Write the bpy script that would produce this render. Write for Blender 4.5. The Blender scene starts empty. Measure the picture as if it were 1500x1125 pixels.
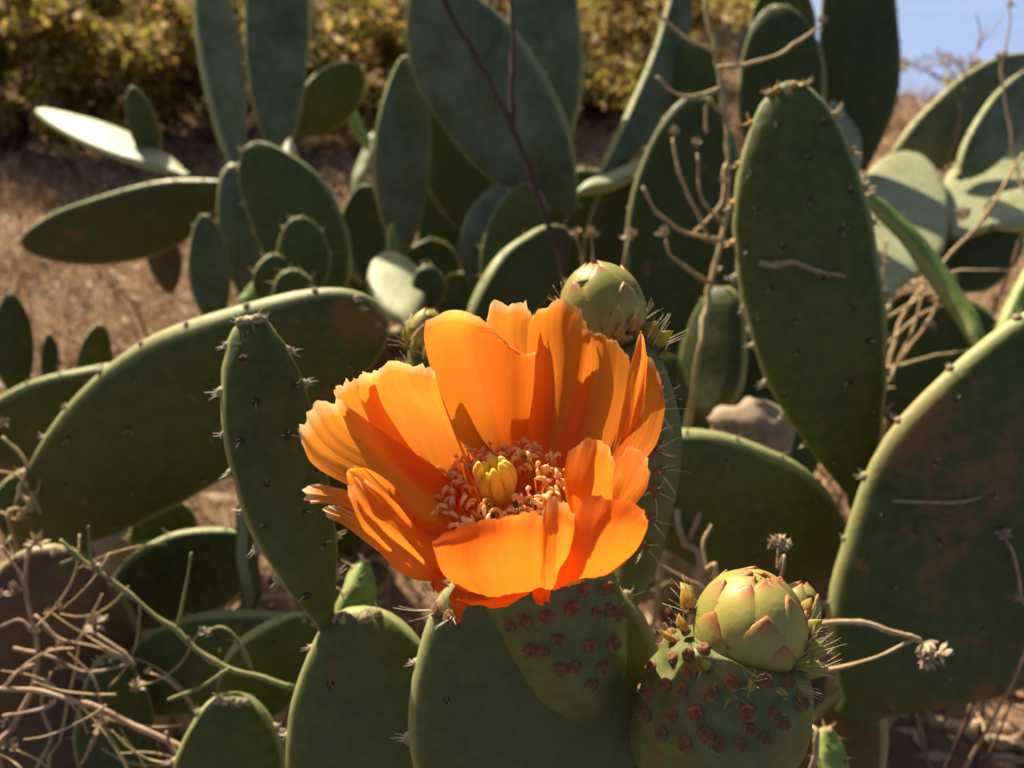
import bpy, math, random
import numpy as np
from mathutils import Vector, Matrix, Quaternion, noise
from mathutils.bvhtree import BVHTree

random.seed(7); rng = np.random.default_rng(7)
R = math.radians
scene = bpy.context.scene
col = scene.collection

# ------------------------------------------------------------------ camera, sky, sun, exposure
CAM_H = 0.62; PITCH = 30.0; FPX = 1208.0
cam_d = bpy.data.cameras.new('camera'); cam = bpy.data.objects.new('camera', cam_d); col.objects.link(cam)
cam.location = (0, 0, CAM_H); cam.rotation_euler = (R(90 - PITCH), 0, 0)
cam_d.sensor_width = 36; cam_d.lens = 36 * FPX / 1500
cam_d.clip_start = 0.01; cam_d.clip_end = 60000
cam_d.dof.use_dof = True; cam_d.dof.focus_distance = 0.193; cam_d.dof.aperture_fstop = 15.5
scene.camera = cam

SUN_DIR = Vector((-0.40, 0.68, 0.66)).normalized()
elev = math.asin(SUN_DIR.z); azim = math.atan2(SUN_DIR.x, SUN_DIR.y)
world = bpy.data.worlds.new('World'); scene.world = world; world.use_nodes = True
wn = world.node_tree.nodes; wl = world.node_tree.links
for n in list(wn): wn.remove(n)
sky = wn.new('ShaderNodeTexSky'); sky.sky_type = 'NISHITA'; sky.sun_disc = False
sky.sun_elevation = elev; sky.sun_rotation = azim; sky.altitude = 150; sky.dust_density = 4.0; sky.ozone_density = .4
bg = wn.new('ShaderNodeBackground'); bg.inputs['Strength'].default_value = 0.05
wo = wn.new('ShaderNodeOutputWorld'); wl.new(sky.outputs[0], bg.inputs[0]); wl.new(bg.outputs[0], wo.inputs[0])
sun_d = bpy.data.lights.new('sun', 'SUN'); sun_d.energy = 5.0; sun_d.angle = R(0.53); sun_d.color = (1.0, 0.87, 0.67)
sun = bpy.data.objects.new('sun', sun_d); col.objects.link(sun)
sun.rotation_euler = SUN_DIR.to_track_quat('Z', 'Y').to_euler()
scene.view_settings.view_transform = 'Standard'; scene.view_settings.look = 'None'
scene.view_settings.gamma = 1; scene.view_settings.use_curve_mapping = False
scene.view_settings.exposure = 1.08

# ------------------------------------------------------------------ helpers
CR = Matrix.Rotation(R(90 - PITCH), 3, 'X'); CL = Vector((0, 0, CAM_H))
def V(px, py, d):
    return CL + CR @ Vector(((px - 750) / FPX * d, -(py - 562.5) / FPX * d, -d))
CAMX = CR @ Vector((1, 0, 0)); CAMY = CR @ Vector((0, 1, 0)); CAMZ = CR @ Vector((0, 0, 1))
WO = {}
def tag(o, label=None, cat=None, group=None, kind=None):
    if label: o['label'] = label
    if cat: o['category'] = cat
    if group: o['group'] = group
    if kind: o['kind'] = kind
    return o
def mesh_data(name, verts, faces, mats, smooth=True, midx=None, uvs=None):
    me = bpy.data.meshes.new(name)
    me.from_pydata([tuple(v) for v in verts], [], [tuple(f) for f in faces])
    for m in (mats if isinstance(mats, (list, tuple)) else [mats]): me.materials.append(m)
    n = len(me.polygons)
    if smooth: me.polygons.foreach_set('use_smooth', [True] * n)
    if midx is not None: me.polygons.foreach_set('material_index', midx)
    if uvs is not None:
        l = me.uv_layers.new(name='uv')
        vi = np.empty(len(me.loops), dtype=np.int32); me.loops.foreach_get('vertex_index', vi)
        l.data.foreach_set('uv', np.asarray(uvs, dtype=np.float32)[vi].ravel())
    me.update()
    return me
def link(name, me, parent=None, origin=None):
    """mesh verts are already relative to origin (world point)"""
    o = bpy.data.objects.new(name, me); col.objects.link(o)
    origin = Vector(origin) if origin is not None else Vector()
    WO[o] = origin
    if parent: o.parent = parent; o.location = origin - WO[parent]
    else: o.location = origin
    return o
def build(name, verts, faces, mats, parent=None, origin=None, **k):
    org = Vector(origin) if origin is not None else Vector()
    me = mesh_data(name, [Vector(v) - org for v in verts], faces, mats, **k)
    return link(name, me, parent, org)
def inst(name, me, parent, M):
    o = bpy.data.objects.new(name, me); col.objects.link(o)
    o.parent = parent; o.matrix_local = Matrix.Translation(-WO[parent]) @ M
    WO[o] = M.translation.copy()
    return o
def empty(name, loc, label, cat, group=None):
    o = bpy.data.objects.new(name, None); col.objects.link(o); o.location = loc; o.empty_display_size = .02
    WO[o] = Vector(loc); tag(o, label, cat, group); return o
def catmull(P, n):
    P = [np.array(p, dtype=float) for p in P]
    if len(P) == 2: P = [P[0], (P[0] + P[1]) / 2, P[1]]
    Q = [2 * P[0] - P[1]] + P + [2 * P[-1] - P[-2]]
    out = []
    m = len(P) - 1
    for i in range(n):
        s = i / (n - 1) * m; k = min(int(s), m - 1); t = s - k
        a, b, c, d = Q[k:k + 4]
        out.append(.5 * (2 * b + (c - a) * t + (2 * a - 5 * b + 4 * c - d) * t * t + (3 * b - a - 3 * c + d) * t ** 3))
    return out
def grid_faces(nr, nc, wrap=False, off=0):
    F = []
    for i in range(nr - 1):
        for j in range(nc if wrap else nc - 1):
            j2 = (j + 1) % nc
            F.append((off + i * nc + j, off + i * nc + j2, off + (i + 1) * nc + j2, off + (i + 1) * nc + j))
    return F
def tube(pts, r0, r1, seg=6, n=None, wob=0.0):
    n = n or max(6, len(pts) * 5)
    P = [Vector(p) for p in catmull([tuple(p) for p in pts], n)]
    verts = []; up = Vector((.3, .2, .9))
    for i, p in enumerate(P):
        d = (P[min(i + 1, n - 1)] - P[max(i - 1, 0)]).normalized()
        if i == 0:
            x = d.cross(up).normalized()
        else:
            x = (x - d * x.dot(d)).normalized()
        y = d.cross(x); r = r0 + (r1 - r0) * i / (n - 1)
        r *= 1 + wob * noise.noise(p * 90) + (wob * .9 if wob and (i * 7 + n) % 11 == 0 else 0)
        if wob: p = p + noise.noise_vector(p * 70) * r * 1.3
        for k in range(seg):
            a = 2 * math.pi * k / seg
            verts.append(p + (x * math.cos(a) + y * math.sin(a)) * r)
    F = grid_faces(n, seg, True)
    F.append(tuple(range(seg))[::-1]); F.append(tuple((n - 1) * seg + k for k in range(seg)))
    return verts, F
class MB:
    def __init__(s): s.v = []; s.f = []; s.m = []
    def add(s, vf, mi=0):
        o = len(s.v); s.v += list(vf[0]); s.f += [tuple(i + o for i in f) for f in vf[1]]; s.m += [mi] * len(vf[1])
def frame(z, hint=Vector((.13, .31, .94))):
    z = Vector(z).normalized(); x = hint.cross(z)
    if x.length < 1e-4: x = Vector((1, 0, 0)).cross(z)
    x.normalize(); y = z.cross(x)
    return Matrix((x, y, z)).transposed()
def TM(p, z, s=1.0, spin=0.0):
    return Matrix.Translation(p) @ (frame(z) @ Matrix.Rotation(spin, 3, 'Z')).to_4x4() @ Matrix.Scale(s, 4)
def smooth(a, b, x):
    t = min(1, max(0, (x - a) / (b - a))); return t * t * (3 - 2 * t)

# ------------------------------------------------------------------ materials
class NT:
    def __init__(s, name):
        s.mat = bpy.data.materials.new(name); s.mat.use_nodes = True
        s.t = s.mat.node_tree
        for n in list(s.t.nodes): s.t.nodes.remove(n)
        s.out = s.n('ShaderNodeOutputMaterial')
    def n(s, typ, **k):
        nd = s.t.nodes.new(typ)
        for a, b in k.items(): setattr(nd, a, b)
        return nd
    def l(s, a, b): s.t.links.new(a, b)
    def noise(s, scale, detail=4, vec=None, rough=.6, dist=0.0):
        nd = s.n('ShaderNodeTexNoise'); nd.inputs['Scale'].default_value = scale
        nd.inputs['Detail'].default_value = detail; nd.inputs['Roughness'].default_value = rough
        nd.inputs['Distortion'].default_value = dist
        if vec is not None: s.l(vec, nd.inputs['Vector'])
        return nd.outputs['Fac']
    def ramp(s, fac, stops):
        nd = s.n('ShaderNodeValToRGB'); e = nd.color_ramp.elements
        while len(e) < len(stops): e.new(.5)
        for el, (p, c) in zip(e, stops):
            el.position = p; el.color = (*c, 1) if len(c) == 3 else c
        s.l(fac, nd.inputs[0]); return nd.outputs[0]
    def mix(s, fac, a, b, mode='MIX'):
        nd = s.n('ShaderNodeMix', data_type='RGBA', blend_type=mode)
        for sock, v in ((nd.inputs[0], fac), (nd.inputs[6], a), (nd.inputs[7], b)):
            if hasattr(v, 'is_output'): s.l(v, sock)
            elif isinstance(v, (int, float)): sock.default_value = v
            else: sock.default_value = (*v, 1)
        return nd.outputs[2]
    def math(s, op, a, b=0.0):
        nd = s.n('ShaderNodeMath', operation=op)
        for sock, v in ((nd.inputs[0], a), (nd.inputs[1], b)):
            if hasattr(v, 'is_output'): s.l(v, sock)
            else: sock.default_value = v
        return nd.outputs[0]
    def bump(s, h, strength, dist):
        nd = s.n('ShaderNodeBump'); nd.inputs['Strength'].default_value = strength
        nd.inputs['Distance'].default_value = dist; s.l(h, nd.inputs['Height']); return nd.outputs[0]
    def principled(s, color, rough=.6, bump=None, spec=.4, **k):
        p = s.n('ShaderNodeBsdfPrincipled')
        if hasattr(color, 'is_output'): s.l(color, p.inputs['Base Color'])
        else: p.inputs['Base Color'].default_value = (*color, 1)
        if hasattr(rough, 'is_output'): s.l(rough, p.inputs['Roughness'])
        else: p.inputs['Roughness'].default_value = rough
        p.inputs['Specular IOR Level'].default_value = spec
        for a, b in k.items(): p.inputs[a].default_value = b
        if bump is not None: s.l(bump, p.inputs['Normal'])
        return p
    def finish(s, sh): s.l(sh, s.out.inputs[0]); return s.mat
    def coord(s, w='Object'): return s.n('ShaderNodeTexCoord').outputs[w]
    def thin(s, color, trans, rough=.5, tcolor=None, bump=None, gloss=.06):
        """thin leaf: diffuse + translucent + a little gloss"""
        p = s.principled(color, rough, bump, spec=.3)
        tr = s.n('ShaderNodeBsdfTranslucent')
        c2 = tcolor if tcolor is not None else color
        if hasattr(c2, 'is_output'): s.l(c2, tr.inputs[0])
        else: tr.inputs[0].default_value = (*c2, 1)
        if bump is not None: s.l(bump, tr.inputs['Normal'])
        m = s.n('ShaderNodeMixShader'); m.inputs[0].default_value = trans
        s.l(p.outputs[0], m.inputs[1]); s.l(tr.outputs[0], m.inputs[2])
        return s.finish(m.outputs[0])

def pad_mat(name, c1, c2, scar=.0, scar_c=(.16, .075, .025), rough=.54, bloom=.0):
    t = NT(name); co = t.coord(); oi = t.n('ShaderNodeObjectInfo')
    vm = t.n('ShaderNodeVectorMath', operation='ADD'); t.l(co, vm.inputs[0]); t.l(oi.outputs['Random'], vm.inputs[1]); co = vm.outputs[0]
    big = t.noise(19, 5, co, .68); fine = t.noise(160, 6, co, .7)
    c = t.ramp(big, [(.3, c1), (.7, c2)])
    c = t.mix(t.ramp(fine, [(.42, (0, 0, 0)), (.75, (.5, .5, .5))]), c, tuple(min(1, 1.5 * x + .03) for x in c2))
    # small pale pores
    vo = t.n('ShaderNodeTexVoronoi'); vo.inputs['Scale'].default_value = 420; t.l(co, vo.inputs['Vector'])
    c = t.mix(t.ramp(vo.outputs['Distance'], [(.08, (.22, .22, .22)), (.2, (0, 0, 0))]), c, (.16, .2, .09))
    if bloom:
        c = t.mix(t.ramp(t.noise(22, 5, co, .65), [(.35, (0, 0, 0)), (.7, (bloom,) * 3)]), c, (.28, .33, .25))
    # brown corky patches
    sc = t.math('ADD', t.noise(11, 3, co), t.math('MULTIPLY', t.noise(120, 6, co, .75), .35))
    lo = .98 - .36 * scar
    c = t.mix(t.ramp(sc, [(lo, (0, 0, 0)), (lo + .07, (.85, .85, .85))]), c, scar_c)
    # paler waxy margin of the pad, strengthened in colour to paint a sunlit rim
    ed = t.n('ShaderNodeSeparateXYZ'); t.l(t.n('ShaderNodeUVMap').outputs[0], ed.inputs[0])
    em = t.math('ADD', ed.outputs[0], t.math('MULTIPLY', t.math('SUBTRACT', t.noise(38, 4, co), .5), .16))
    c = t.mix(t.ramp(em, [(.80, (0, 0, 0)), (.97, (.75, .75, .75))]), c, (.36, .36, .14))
    # fine corky flecks
    fl = t.noise(65, 3, co, .6)
    c = t.mix(t.ramp(fl, [(.67, (0, 0, 0)), (.71, (.7, .7, .7))]), c, tuple(1.2 * x for x in scar_c))
    h = t.math('ADD', t.math('MULTIPLY', fine, .35), t.math('MULTIPLY', big, 1.2))
    b = t.bump(h, .5, .0022)
    r = t.ramp(fine, [(.3, (rough - .1,) * 3), (.8, (rough + .2,) * 3)])
    return t.finish(t.principled(c, r, b, spec=.32, **{'Subsurface Weight': .12, 'Subsurface Radius': (.004, .006, .002), 'Subsurface Scale': .6}).outputs[0])
M = {}
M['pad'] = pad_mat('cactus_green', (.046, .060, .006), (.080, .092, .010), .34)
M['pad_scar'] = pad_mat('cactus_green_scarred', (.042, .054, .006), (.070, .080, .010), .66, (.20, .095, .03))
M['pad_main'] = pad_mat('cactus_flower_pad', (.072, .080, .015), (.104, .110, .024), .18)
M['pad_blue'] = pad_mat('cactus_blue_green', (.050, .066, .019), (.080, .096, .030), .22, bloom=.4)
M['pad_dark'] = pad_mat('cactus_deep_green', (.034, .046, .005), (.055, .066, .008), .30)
M['pad_pale'] = pad_mat('cactus_pale', (.20, .215, .09), (.32, .32, .16), .28, bloom=.5, rough=.55)  # pale copy for sunlit and bleached pads, sunlight partly put into the colour
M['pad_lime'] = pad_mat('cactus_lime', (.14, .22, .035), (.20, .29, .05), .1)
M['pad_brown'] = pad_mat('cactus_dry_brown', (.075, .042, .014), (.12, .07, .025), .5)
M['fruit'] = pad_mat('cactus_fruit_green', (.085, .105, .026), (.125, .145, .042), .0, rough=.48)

def simple(name, c1, c2, scale=60, rough=.7, bump=.3, bd=.001, **k):
    t = NT(name); co = t.coord(); f = t.noise(scale, 5, co, .65)
    return t.finish(t.principled(t.ramp(f, [(.3, c1), (.7, c2)]), rough, t.bump(f, bump, bd), **k).outputs[0])
M['areole'] = simple('areole_felt', (.12, .055, .02), (.30, .155, .065), 900, .9)
M['areole_dark'] = simple('areole_dark', (.03, .022, .012), (.09, .05, .02), 700, .9)
M['areole_pale'] = simple('areole_pale', (.26, .19, .09), (.42, .33, .17), 500, .8)
M['spine'] = simple('spine_straw', (.50, .36, .16), (.72, .60, .36), 300, .5)
M['spine_pale'] = simple('spine_pale', (.55, .5, .36), (.78, .72, .55), 300, .5)
M['straw'] = simple('dry_stem_straw', (.32, .21, .09), (.60, .44, .23), 120, .75)
M['straw_pink'] = simple('dry_stem_pinkish', (.30, .18, .10), (.50, .35, .23), 120, .75)
M['twig'] = simple('dark_twig', (.045, .025, .015), (.12, .065, .035), 150, .8)
M['stem_green'] = simple('fading_green_stem', (.16, .17, .05), (.30, .25, .11), 90, .7)
M['head'] = simple('dry_seed_head', (.34, .24, .14), (.62, .50, .34), 260, .85)
M['stone'] = simple('stone', (.20, .14, .08), (.42, .33, .22), 45, .9, .8, .004)
M['cork'] = simple('cork_scar', (.22, .17, .09), (.42, .35, .21), 400, .9)

def petal_mat(name, base, mid, tip, trans=.64):
    t = NT(name); uv = t.n('ShaderNodeUVMap').outputs[0]
    sp = t.n('ShaderNodeSeparateXYZ'); t.l(uv, sp.inputs[0])
    mp = t.n('ShaderNodeMapping'); mp.inputs['Scale'].default_value = (26, 1.3, 1); t.l(uv, mp.inputs[0])
    oi = t.n('ShaderNodeObjectInfo'); va = t.n('ShaderNodeVectorMath', operation='ADD'); t.l(mp.outputs[0], va.inputs[0]); t.l(oi.outputs['Random'], va.inputs[1])
    st = t.noise(1.0, 5, va.outputs[0], .6, .5)
    pa = t.noise(45, 3, t.coord(), .5)
    v = t.math('ADD', sp.outputs[1], t.math('MULTIPLY', t.math('SUBTRACT', pa, .5), .22))
    c = t.ramp(v, [(.0, base), (.55, mid), (.88, mid), (1.0, tip)])
    mp2 = t.n('ShaderNodeMapping'); mp2.inputs['Scale'].default_value = (95, 2.2, 1); t.l(uv, mp2.inputs[0]); vein = t.noise(1.0, 3, mp2.outputs[0], .6, .8)
    c = t.mix(t.ramp(vein, [(.48, (0,) * 3), (.7, (.20,) * 3)]), c, tuple(x * f for x, f in zip(mid, (.85, .5, .4))))
    c = t.mix(t.ramp(st, [(.35, (.0,) * 3), (.75, (.22,) * 3)]), c, tuple(x * f for x, f in zip(mid, (.93, .62, .5))))
    c = t.mix(t.ramp(t.noise(420, 3, t.coord()), [(.66, (0, 0, 0)), (.8, (.28,) * 3)]), c, tip)
    h = t.math('ADD', t.math('ADD', st, t.math('MULTIPLY', vein, .6)), t.math('MULTIPLY', t.noise(350, 3, t.coord()), .25))
    return t.thin(c, trans, .42, None, t.bump(h, .25, .0005))
M['petal'] = petal_mat('petal_orange', (.86, .24, .02), (.92, .285, .024), (.94, .52, .15))
M['petal_pale'] = petal_mat('petal_pale_orange', (.86, .25, .02), (.91, .315, .032), (.93, .66, .30))
M['petal_cream'] = petal_mat('petal_cream_tip', (.80, .27, .03), (.88, .36, .05), (.90, .74, .42))
M['petal_red'] = petal_mat('petal_red_orange', (.74, .15, .012), (.91, .205, .015), (.93, .30, .04))
M['petal_green'] = petal_mat('petal_greenish', (.30, .36, .06), (.55, .48, .07), (.80, .42, .06))
M['petal_yellow'] = petal_mat('petal_yellow', (.6, .45, .06), (.85, .45, .05), (.85, .40, .05))
def thinmat(name, c, trans=.4, c2=None):
    t = NT(name); f = t.noise(240, 4, t.coord())
    cc = t.ramp(f, [(.3, c), (.7, c2 or tuple(min(1, x * 1.25) for x in c))])
    return t.thin(cc, trans, .5)
M['filament'] = thinmat('stamen_filament', (.90, .40, .09), .5)
M['anther'] = thinmat('stamen_anther', (.93, .58, .20), .4, (.96, .74, .36))
M['anther_lit'] = thinmat('stamen_anther_lit', (.95, .78, .36), .4, (.97, .86, .55))  # lighter anther copy: sunlight on the front stamens is put into the colour
M['stigma'] = thinmat('stigma_yellow', (.88, .64, .06), .3, (.93, .76, .16))
M['leaf_hook'] = thinmat('hooked_leaf', (.36, .36, .05), .4, (.50, .45, .08))
M['leaf_hook_red'] = thinmat('hooked_leaf_orange', (.55, .30, .05), .4, (.62, .40, .08))
def scale_mat():
    t = NT('bud_scale'); uv = t.n('ShaderNodeUVMap').outputs[0]
    sp = t.n('ShaderNodeSeparateXYZ'); t.l(uv, sp.inputs[0])
    n = t.noise(160, 4, t.coord()); oi = t.n('ShaderNodeObjectInfo')
    g = t.ramp(t.math('ADD', t.math('MULTIPLY', n, .5), t.math('MULTIPLY', oi.outputs['Random'], .5)), [(.2, (.26, .27, .06)), (.8, (.46, .40, .10))])
    v = t.math('ADD', sp.outputs[1], t.math('MULTIPLY', t.math('SUBTRACT', n, .5), .35))
    c = t.mix(t.ramp(v, [(.68, (0, 0, 0)), (.98, (.85, .85, .85))]), g, (.50, .13, .07))
    e = t.math('ABSOLUTE', t.math('SUBTRACT', sp.outputs[0], .5))
    c = t.mix(t.ramp(e, [(.40, (0, 0, 0)), (.5, (.45, .45, .45))]), c, (.55, .24, .12))
    return t.thin(c, .12, .45, None, t.bump(t.noise(600, 3, t.coord()), .2, .0005))
M['scale'] = scale_mat()

def island_mat(name, stops, trans=.25, rough=.7):
    t = NT(name); g = t.n('ShaderNodeNewGeometry')
    return t.thin(t.ramp(g.outputs['Random Per Island'], stops), trans, rough)
M['shrub_leaf'] = island_mat('shrub_leaf', [(0, (.09, .08, .02)), (.3, (.26, .24, .04)), (.6, (.44, .34, .07)), (.8, (.46, .25, .09)), (.9, (.6, .5, .3)), (1, (.15, .08, .03))], .55)
M['litter'] = island_mat('dry_litter', [(0, (.16, .08, .04)), (.3, (.34, .20, .12)), (.65, (.50, .33, .21)), (1, (.66, .53, .36))], .1)
M['dry_grass'] = island_mat('dry_grass', [(0, (.20, .11, .05)), (.5, (.46, .30, .17)), (1, (.66, .50, .31))], .2)

def ground_mat():
    t = NT('dry_soil'); co = t.coord()
    a = t.noise(3.0, 6, co); b = t.noise(40, 6, co, .7)
    c = t.ramp(a, [(.3, (.13, .075, .042)), (.55, (.25, .155, .09)), (.75, (.20, .155, .07))])
    c = t.mix(t.ramp(b, [(.4, (0, 0, 0)), (.7, (.7, .7, .7))]), c, (.27, .18, .11))
    return t.finish(t.principled(c, .95, t.bump(b, .8, .02), spec=.1).outputs[0])
M['soil'] = ground_mat()
def sea_mat():
    t = NT('sea_water'); co = t.coord()
    mp = t.n('ShaderNodeMapping'); mp.inputs['Scale'].default_value = (.02, .05, 1); t.l(co, mp.inputs[0])
    h = t.noise(1.0, 6, mp.outputs[0], .6)
    c = t.ramp(t.noise(.004, 3, co), [(.3, (.15, .235, .45)), (.7, (.18, .265, .50))])  # haze over the water is put into this pale blue
    return t.finish(t.principled(c, .55, t.bump(h, .25, 6.0), spec=.25).outputs[0])
M['sea'] = sea_mat()

# ------------------------------------------------------------------ the setting: hillside and sea
def ground_z(x, y):
    y2 = max(y, .05); b = x / y2
    rise = 1 - smooth(-.05, .34, b)
    right = smooth(.14, .52, b)
    far = max(0, y - 3.2)
    up = (.62 * far) * rise if far < 40 else (.62 * 40) * rise
    mid = -.075 * far * (1 - right) * (1 - rise)
    dn = -(.30 * far + .0016 * far * far) * right
    lft = .10 * max(0, -x - 1.2)
    n = .03 * noise.noise(Vector((x * 1.3, y * 1.3, 0))) + .012 * noise.noise(Vector((x * 6, y * 6, 3)))
    n += .5 * smooth(4, 20, y) * noise.noise(Vector((x * .15, y * .15, 7)))
    bank = -.35 * smooth(.1, -1.5, y)
    return up + mid + dn + lft + n + bank
xs = np.sign(np.linspace(-1, 1, 91)) * (np.abs(np.linspace(-1, 1, 91)) ** 3.2) * 260
ys = np.concatenate([np.linspace(-2, 0, 8)[:-1] , np.linspace(0, 1, 96) ** 2.6 * 420])
gv = [(x, y, max(ground_z(x, y), -190)) for y in ys for x in xs]
g = build('ground', gv, grid_faces(len(ys), len(xs)), M['soil']); g['kind'] = 'structure'
sv = [(x, y, -150) for y in (-2000, 40000) for x in (-40000, 40000)]
s = build('sea', sv, [(0, 1, 3, 2)], M['sea'], smooth=False); s['kind'] = 'structure'

# ------------------------------------------------------------------ cactus pads
def dome_mesh(name, r, h, mats, nsp, slen, srad, seed, ring=True, spread=.7, seg=9):
    """an areole: felted button with a rim and a tuft of spines"""
    rd = random.Random(seed); mb = MB(); v = []; prof = [(1.25, -.15), (1.1, .35), (.8, .75), (.5, .62 if ring else .95), (.2, .95)]
    for (a, b) in prof:
        for k in range(seg):
            an = 2 * math.pi * k / seg; j = 1 + .16 * (rd.random() - .5)
            v.append((r * a * j * math.cos(an), r * a * j * math.sin(an), h * b * (1 + .2 * (rd.random() - .5))))
    f = grid_faces(len(prof), seg, True); v.append((0, 0, h * .9)); n = len(v) - 1
    f += [((len(prof) - 1) * seg + k, (len(prof) - 1) * seg + (k + 1) % seg, n) for k in range(seg)]
    mb.add((v, f), 0)
    for i in range(nsp):
        d = Vector((rd.uniform(-1, 1) * spread, rd.uniform(-1, 1) * spread, 1)).normalized(); L = slen * rd.uniform(.45, 1.1)
        b0 = Vector((d.x, d.y, 0)) * r * .5; m = b0 + d * L * .5 + Vector((rd.uniform(-1, 1), rd.uniform(-1, 1), 0)) * L * .08
        mb.add(tube([b0, m, b0 + d * L], srad, srad * .25, 4, 5), 1)
    return mesh_data(name, mb.v, mb.f, mats, midx=mb.m)
AR_PAD = [dome_mesh('areole', .0011, .0007, [M['areole_dark'], M['spine_pale']], 3, .0035, .00016, i, False) for i in range(4)]
AR_RIM = [dome_mesh('areole', .0014, .0014, [M['areole_pale'], M['spine_pale']], 4, .0042, .00020, 20 + i, False) for i in range(4)]
AR_GOLD = [dome_mesh('areole', .0013, .0015, [simple('areole_gold', (.30, .15, .02), (.52, .30, .06), 300), M['spine']], 6, .005, .0003, 40 + i, False) for i in range(3)]
AR_FRUIT = [dome_mesh('areole', .0015, .0018, [M['areole'], M['spine']], 4, .0024, .00009, 60 + i, True, 1.1, 11) for i in range(5)]
AR_BRIST = [dome_mesh('areole', .0017, .0014, [M['areole'], M['spine_pale']], 7, .0085, .00013, 80 + i, True, .75, 9) for i in range(4)]

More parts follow.
